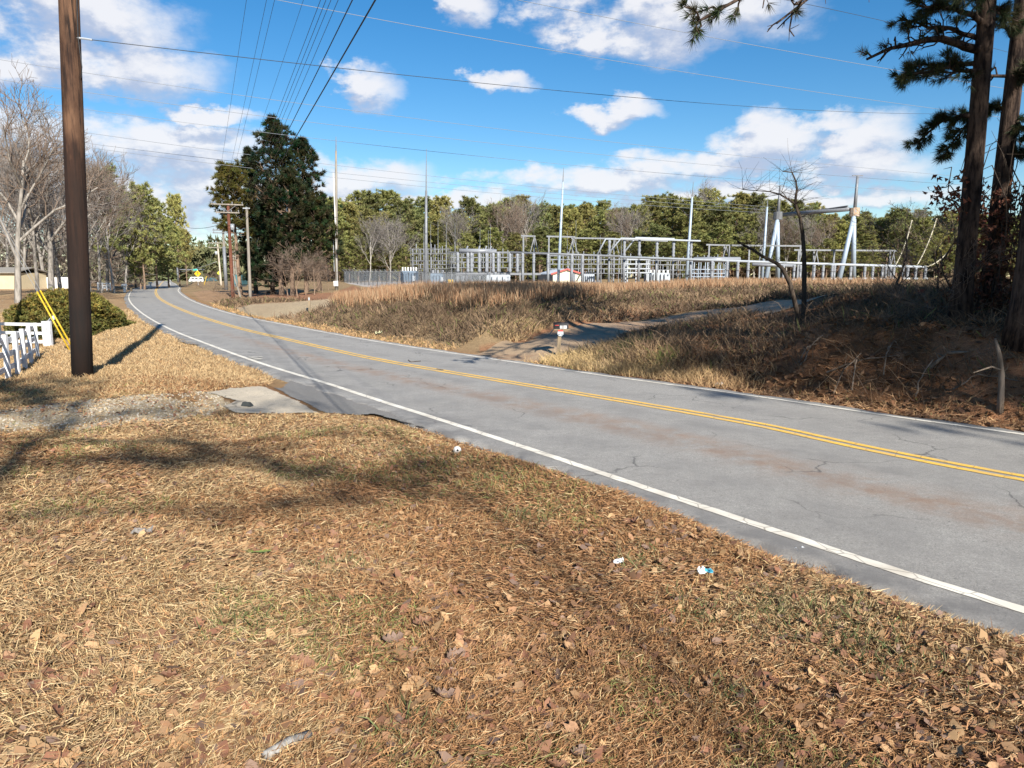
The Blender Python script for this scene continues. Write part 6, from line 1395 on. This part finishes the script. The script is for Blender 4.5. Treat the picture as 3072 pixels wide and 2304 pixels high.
L_ = np.where(near_edge, rg.uniform(.05, .16, n), rg.uniform(.12, .45, n)) * np.where(r > 45, 1.2, 1); D_ = np.stack([rg.normal(size=n) * .55 * L_, rg.normal(size=n) * .55 * L_, L_ * rg.uniform(.5, 1, n)], -1)
slope = inpoly(P_, [(960,945),(1080,925),(1300,905),(1560,915),(1680,930),(1640,985),(1520,1030),(1380,1045),(1150,1012),(1020,985)]); L_ = np.where(slope, L_ * 1.25, L_); D_ = D_ * np.where(slope, 1.25, 1)[:, None]; g = fbm(x * .5, y * .5, 44, 4) + .12 * slope; c = np.where((g > .45)[:, None], np.array([.12, .082, .052]), np.array([.24, .165, .10])); c = np.where(near_edge[:, None], np.array([.40, .26, .13]), c); c = np.where((rg.uniform(0, 1, n) < .06)[:, None], np.array([.14, .15, .05]), c) * rg.uniform(.6, 1.4, (n, 1))
parts.append(blades(rg, np.stack([x, y, hz(x, y)], -1), D_, .006 + .0009 * r, c))
stuff('weeds', 'brown weeds and dead grass over the berm and field', 'weeds', parts, M_GRASS)
parts = []
k = np.where(tall)[0]; k = k[fbm(x[k] * .25, y[k] * .25, 71, 3) > .42]; rep = 2; X = np.repeat(x[k], rep) + rg.normal(size=len(k) * rep) * .25; Y_ = np.repeat(y[k], rep) + rg.normal(size=len(k) * rep) * .25; n = len(X); R_ = np.hypot(X, Y_)
L_ = rg.uniform(.3, .85, n); D_ = np.stack([rg.normal(size=n) * .12 * L_ - .05 * L_, rg.normal(size=n) * .1 * L_, L_], -1); c = np.where((rg.uniform(0, 1, n) < .35)[:, None], np.array([.40, .28, .17]), np.array([.33, .19, .105])) * rg.uniform(.7, 1.25, (n, 1))
parts.append(blades(rg, np.stack([X, Y_, hz(X, Y_)], -1), D_, .009 + .0005 * R_, c)); stuff('broomsedge', 'tall orange broomsedge grass along the berm top', 'tall grass', parts, M_GRASS)
# pale grass and weeds round the mailbox
parts = []
for (px, py, nn, rad, Lm, col) in ((1700,1085,900,.7,.32,(.52,.38,.19)),(1760,1095,900,.8,.35,(.50,.36,.18)),(1850,1105,900,.9,.32,(.48,.35,.18)),(1950,1120,900,.9,.30,(.45,.32,.16)),(2060,1140,700,.8,.28,(.42,.29,.15)),(2180,1160,600,.8,.25,(.38,.25,.13)),(1830,1065,500,.6,.5,(.34,.24,.13)),(1880,1060,300,.5,.35,(.16,.20,.05)),(1990,1085,260,.4,.28,(.17,.2,.06)),(1900,1075,400,.8,.55,(.30,.2,.12)),(2050,1080,500,.9,.5,(.2,.13,.08)),(1640,1000,500,.9,.3,(.45,.33,.17)),(1560,1020,500,.9,.25,(.42,.3,.16)),(1480,1035,400,.8,.22,(.40,.27,.14))):
    b = gp(px, py); x = b[0] + rg.normal(size=nn) * rad * .6; y = b[1] + rg.normal(size=nn) * rad * .45; d, i = road_coords(x, y); dd_ = ((x[:, None] - dp[None, ::4, 0]) ** 2 + (y[:, None] - dp[None, ::4, 1]) ** 2).min(1) ** .5
    k = (d - oR[i] > .5) & (dd_ > 1.6); x, y = x[k], y[k]; n = len(x); L_ = Lm * rg.uniform(.5, 1.3, n); D_ = np.stack([rg.normal(size=n) * .5 * L_, rg.normal(size=n) * .5 * L_, L_ * .8], -1); parts.append(blades(rg, np.stack([x, y, hz(x, y)], -1), D_, .014, np.array(col) * rg.uniform(.7, 1.3, (n, 1))))
stuff('pale_grass', 'pale bleached grass round the mailbox and drive edge', 'grass', parts, M_GRASS)

# green tufts in the near verge and a tangle of brush on the right-hand bank
parts = []
for (px, py, nn, rad) in ((2330,1830,260,.10),(2440,1900,220,.12),(2610,1960,200,.10),(2710,2000,160,.1),(2090,1850,140,.08),(1905,1690,120,.07),(1580,1560,110,.08),(2540,1840,140,.08),(1480,1450,120,.1),(1340,1400,120,.12),(1180,1350,140,.15),(700,1880,60,.06),(1000,1700,60,.06),(2200,2100,80,.06),(1250,2180,90,.07)):
    b = gp(px, py); x = b[0] + rg.normal(size=nn) * rad * 1.5; y = b[1] + rg.normal(size=nn) * rad * 1.5; L_ = rg.uniform(.03, .10, nn); D_ = np.stack([rg.normal(size=nn) * .6 * L_, rg.normal(size=nn) * .6 * L_, L_], -1)
    parts.append(blades(rg, np.stack([x, y, hz(x, y)], -1), D_, .004 + .0007 * b[1], np.where(rg.uniform(0, 1, (nn, 1)) < .6, np.array([.11, .13, .05]), np.array([.26, .21, .11])) * rg.uniform(.6, 1.4, (nn, 1))))
stuff('green_tufts', 'small green grass tufts in the dry near verge', 'grass', parts, M_GRASS)
parts = []
x, y, r, d, od = scatter(rg, 60000, 10.5, 27, 8, 37, 1.0); dd_ = ((x[:, None] - dp[None, ::4, 0]) ** 2 + (y[:, None] - dp[None, ::4, 1]) ** 2).min(1) ** .5
k = (d > 0) & (od > .45) & (dd_ > 1.8); x, y, r, od = x[k], y[k], r[k], od[k]; n = len(x); cl = fbm(x * .9, y * .9, 23, 3)
up_ = rg.uniform(0, 1, n) < np.clip((cl - .46) * 1.6, 0, .3) * (od > 1.0)
L_ = np.where(up_, rg.uniform(.25, .8, n), rg.uniform(.08, .28, n)); D_ = np.stack([rg.normal(size=n) * .6 * L_, rg.normal(size=n) * .6 * L_, np.where(up_, L_ * rg.uniform(.3, 1, n), L_ * .1)], -1)
u_ = rg.uniform(0, 1, n)[:, None]; c = np.where(up_[:, None], np.where(u_ < .5, np.array([.15, .10, .07]), np.array([.24, .165, .10])), np.where(u_ < .6, np.array([.27, .13, .06]), np.array([.33, .20, .105]))); c = np.where((od < 1.1)[:, None], np.array([.38, .235, .13]), c) * rg.uniform(.65, 1.35, (n, 1))
B_ = np.stack([x, y, hz(x, y) + np.where(up_, 0, rg.uniform(.005, .05, n))], -1); parts.append(blades(rg, B_, D_, np.where(up_, .009, .007) * rg.uniform(.7, 1.3, n), c, rg.normal(size=(n, 3)) * (L_ * .22)[:, None]))
stuff('bank_brush', 'tangled dead brush and pine straw on the right-hand bank', 'brush', parts, M_GRASS)

# ------------------------------------------------------------------ fallen leaves
LEAFC = [(.30, .17, .095), (.37, .225, .12), (.22, .115, .07), (.42, .27, .14), (.24, .115, .07), (.21, .14, .105)]
def leaf_shape(seed):
    """lobed, curled oak leaf about 1 long: 21 vertices, fan of triangles either side of the midrib"""
    rg = np.random.default_rng(seed); n = 8; V_ = []; F_ = []; curl = rg.uniform(.2, .9); fold = rg.uniform(.1, .8); tw = rg.normal() * .3
    for k in range(n + 1):
        t = k / n; w = .30 * math.sin(math.pi * min(1, t * .93 + .05)) ** .8 * (1.25 if k % 2 else .62) * rg.uniform(.85, 1.15); z = curl * (2 * t - 1) ** 2 * .35
        wl = tw * (t - .5)
        for s in (-1, 0, 1): V_.append((t - .5, s * w, z + abs(s) * fold * w + s * wl * w))
    for k in range(n):
        a = k * 3; F_ += [(a, a + 3, a + 4, a + 1), (a + 1, a + 4, a + 5, a + 2)]
    return np.array(V_), np.array(F_)
leaf_mats = [mat('dead_leaf', c, .75, .3, 14) for c in LEAFC]
leaf_meshes = []
for k in range(12):
    v, f = leaf_shape(900 + k); leaf_meshes.append(new_mesh('fallen_leaf', v, f, leaf_mats[k % 6], None, True))
def leaf_place(n, r0, r1, a0, a1, power, rg):
    x, y, r, d, od = scatter(rg, n * 4, r0, r1, a0, a1, power); k = (d < 0) & (od > .4) & ~on_pad(x, y) & (rg.uniform(0, 1, len(x)) < np.clip((fbm(x * .8, y * .8, 88, 3) - .30) * 3, .05, 1)); return x[k][:n], y[k][:n]
rgl = np.random.default_rng(31); lx, ly = leaf_place(250, 2.0, 6.0, -40, 40, 1.0, rgl)
leaf_lab = {0: 'curled brown', 1: 'flat tan', 2: 'dark brown', 3: 'pale tan', 4: 'reddish-brown', 5: 'grey-brown'}
for k in range(len(lx)):
    m = int(rgl.integers(0, 12)); o = put('fallen_leaf', leaf_meshes[m]); s = rgl.uniform(.05, .115)
    o.location = (lx[k], ly[k], float(hz(lx[k], ly[k])) + .018 + s * .06); o.rotation_euler = (rgl.normal() * .35, rgl.normal() * .35, rgl.uniform(0, 6.28)); o.scale = (s, s, s)
    px = float(proj(np.array([lx[k], ly[k], 0.6]))[0]); side = 'left' if px < 1000 else ('middle' if px < 2000 else 'right'); dist = 'near the viewer' if math.hypot(lx[k], ly[k]) < 3.6 else 'farther up the verge'
    tag(o, '%s oak leaf on the dry grass, %s of the verge, %s' % (leaf_lab[m % 6], side, dist), 'leaf', '%s leaves, %s, %s' % (leaf_lab[m % 6], side, dist))
def leaf_stuff(name, label, n, pts, size, cols, seed):
    rg = np.random.default_rng(seed); x, y = pts; n = len(x); v0, f0 = leaf_shape(seed); v0 = v0[[0, 3, 5, 9, 11, 15, 17, 21, 24, 26]] if False else v0
    a = rg.uniform(0, 6.28, n); s = size * rg.uniform(.5, 1.3, n); tx, ty = rg.normal(size=n) * .4, rg.normal(size=n) * .4; cs, sn = np.cos(a)[:, None], np.sin(a)[:, None]
    # simple 6-point curled leaf
    q = np.array([(-.5, 0, .08), (-.15, .27, .12), (.22, .2, .06), (.5, 0, .1), (.2, -.22, .1), (-.18, -.26, .05)]); f = np.array([(0, 1, 5), (1, 2, 4), (1, 4, 5), (2, 3, 4)])[:, ::-1]
    X = q[None, :, 0] * s[:, None]; Y = q[None, :, 1] * s[:, None]; Z = q[None, :, 2] * s[:, None] + X * tx[:, None] + Y * ty[:, None]
    W = np.stack([X * cs - Y * sn + x[:, None], X * sn + Y * cs + y[:, None], Z + (hz(x, y) + .015)[:, None] + np.abs(s * .12)[:, None]], -1)
    F_ = (np.arange(n) * 6)[:, None, None] + f[None]; c = np.array(cols)[rg.integers(0, len(cols), n)] * rg.uniform(.65, 1.3, (n, 1))
    return stuff(name, label, 'leaves', [(W.reshape(-1, 3), F_.reshape(-1, 3), np.repeat(c, 6, 0))], M_DRY)
leaf_stuff('leaf_litter', 'small dead leaves scattered through the grass of the near verge', 0, leaf_place(7500, 2.0, 16, -43, 43, .7, np.random.default_rng(77)), .06, LEAFC, 5)
x, y, r, d, od = scatter(np.random.default_rng(78), 26000, 9, 34, 2, 40, .9); k = (d > 0) & (od > .35); k &= (((x[:, None] - dp[None, ::4, 0]) ** 2 + (y[:, None] - dp[None, ::4, 1]) ** 2).min(1) ** .5 > 1.8) & (x > 2.5)
leaf_stuff('bank_leaf_litter', 'brown oak leaves and pine straw covering the right-hand bank', 0, (x[k], y[k]), .12, [(.20, .10, .05), (.15, .075, .04), (.26, .14, .07), (.11, .06, .038), (.30, .17, .09)], 6)

# ------------------------------------------------------------------ small things lying about
def at_px(px, py, dz=0.0): p = gp(px, py); return p + np.array([0, 0, dz])
p = at_px(1373, 1362); o = thing('paper_cup', 'white round cup end lying in the grass beside the road', 'cup', p)
MB().tube([p + np.array([-.02, .05, .045]), p + np.array([0, -.035, .05])], [.03, .045], 16).build('cup', M_WHITE, o, True); MB().tube([p + np.array([0.002, -.0355, .05]), p + np.array([.004, -.041, .05])], .012, 10).build('hole', M_BLACK, o)
def crumple(name, label, cat, px, py, size, m, seed, m2=None):
    p = at_px(px, py); rg = np.random.default_rng(seed); n = 7; V_ = []
    for i in range(n):
        for j in range(n): V_.append(((i / (n - 1) - .5) * size * 1.3 + rg.normal() * size * .05, (j / (n - 1) - .5) * size + rg.normal() * size * .05, .03 + abs(rg.normal()) * size * .25))
    F_ = [(i * n + j, i * n + j + 1, (i + 1) * n + j + 1, (i + 1) * n + j) for i in range(n - 1) for j in range(n - 1)]; V_ = np.array(V_) + p
    if m2 is None: return tag(obj(name, V_, F_, m), label, cat)
    o = thing(name, label, cat, p); obj('white_part', V_, F_[:18], m, o); obj('blue_part', V_ + np.array([0, 0, .002]), F_[18:], m2, o); return o
crumple('paper_scrap', 'crumpled white paper scrap in the dry grass', 'litter', 1856, 1700, .055, M_WHITE, 1)
crumple('wrapper', 'crumpled blue and white wrapper in the grass near the road', 'litter', 2116, 1732, .075, M_WHITE, 2, mat('blue_wrapper', (.05, .30, .42), .4, .1, 8))
crumple('plastic_bag', 'small white bag scrap at the foot of the right-hand bank', 'litter', 2157, 1160, .13, M_WHITE, 3)
crumple('paper_scrap', 'pale yellowish rag at the foot of the berm by the far edge line', 'litter', 1137, 1004, .22, mat('pale_rag', (.50, .49, .30), .8, .2, 6), 4)
crumple('bark_piece', 'grey flat bark piece on the near verge left of the green leaves', 'bark', 427, 1613, .09, mat('grey_bark_piece', (.22, .20, .18), .8, .3, 30), 5)
crumple('plastic_strip', 'thin pale strip lying on the asphalt edge', 'litter', 2405, 1672, .09, M_EQUIP_L, 6)
p = at_px(740, 1222, .02); tag(obj('stone', np.array([(-.09, -.05, 0), (.09, -.06, 0), (.11, .05, 0), (-.07, .06, 0), (-.06, -.03, .07), (.06, -.04, .08), (.07, .03, .06), (-.04, .04, .075)]) + p, [(3, 2, 1, 0), (4, 5, 6, 7), (0, 1, 5, 4), (1, 2, 6, 5), (2, 3, 7, 6), (3, 0, 4, 7)], mat('dark_stone', (.035, .04, .04), .8, .3, 12)), 'dark stone lying on the pale concrete pad', 'stone')
a, b = at_px(795, 2292, .025), at_px(930, 2228, .03); o = thing('cut_stick', 'thick grey cut stick lying in the grass at the bottom edge', 'stick', a); MB().tube([a, a * .5 + b * .5 + np.array([0, .01, .006]), b], [.018, .017, .016], 10).build('stick', bark_material('stick_bark', (.30, .29, .27), (.17, .155, .14), 40, .004), o, True); dv_ = (b - a) / np.linalg.norm(b - a); MB().tube([b + dv_ * .001, b + dv_ * .004], .0155, 10).build('cut_end', mat('fresh_wood', (.55, .38, .16), .7, .2, 20), o)
p = at_px(765, 1668, .02); o = thing('green_leaves', 'pair of glossy green leaves lying in the brown grass', 'leaf', p)
v, f = leaf_shape(3); v = v * np.array([.11, .09, .06]); mg = mat('green_leaf', (.20, .24, .05), .4, .2, 10)
for k, (dx, rz) in enumerate(((-.045, 2.7), (.055, .25))):
    c_, s_ = math.cos(rz), math.sin(rz); obj('leaf', np.column_stack([v[:, 0] * c_ - v[:, 1] * s_ + dx, v[:, 0] * s_ + v[:, 1] * c_, v[:, 2] + .01]) + p, f, mg, o)
for k, (P_, lab) in enumerate((([(1225, 1080), (1232, 1086), (1262, 1083)], 'small dark twig on the near lane left of the yellow lines'), ([(1310, 1107), (1330, 1110)], 'tiny dark twig touching the yellow lines'))):
    W_ = [onz(px, py, .055) for px, py in P_]; tag(MB().tube(W_, .012, 5).build('twig', M_BARK_DARK), lab, 'twig')
# paint splash by the near edge line
wz_ = [onz(px, py, .03) for px, py in ((742, 1071), (775, 1068), (772, 1074), (790, 1076), (765, 1079))]
def splash(px0, py0, px1, py1, w):
    a, b = onz(px0, py0, .047), onz(px1, py1, .047); d = (b - a) / np.linalg.norm(b - a); n_ = np.array([-d[1], d[0], 0]) * w / 2; return [a - n_, b - n_ * .6, b + n_ * .6, a + n_]
V_ = []; F_ = []
for q in ((745, 1071, 772, 1069, .1), (752, 1073, 786, 1077, .12), (770, 1072, 788, 1069, .08), (760, 1078, 784, 1078, .09)):
    n0 = len(V_); V_ += splash(*q); F_.append((n0, n0 + 1, n0 + 2, n0 + 3))
V_ = np.array(V_); V_[:, 2] += np.repeat(np.arange(4) * .0015, 4); sp_o = tag(obj('paint_mark', V_, F_, M_WHITE_LINE), kind='structure')

# ------------------------------------------------------------------ labels: things that look alike are told apart by their order from the left
ORD = ['first', 'second', 'third', 'fourth', 'fifth', 'sixth', 'seventh', 'eighth', 'ninth', 'tenth', 'eleventh', 'twelfth', 'thirteenth', 'fourteenth', 'fifteenth', 'sixteenth', 'seventeenth', 'eighteenth', 'nineteenth', 'twentieth']
same = {}
for o in SC.objects:
    if o.parent is None and 'label' in o and o.get('category') != 'leaf': same.setdefault(o['label'], []).append(o)
for lab, os_ in same.items():
    if len(os_) < 2: continue
    os_.sort(key=lambda o: o.location.x / max(o.location.y, .1))
    for k, o in enumerate(os_):
        w = ORD[k] + ' from left'
        o['label'] = lab.replace(' in the wood', ', ' + w + ', in the wood') if ' in the wood' in lab else lab + ', ' + w
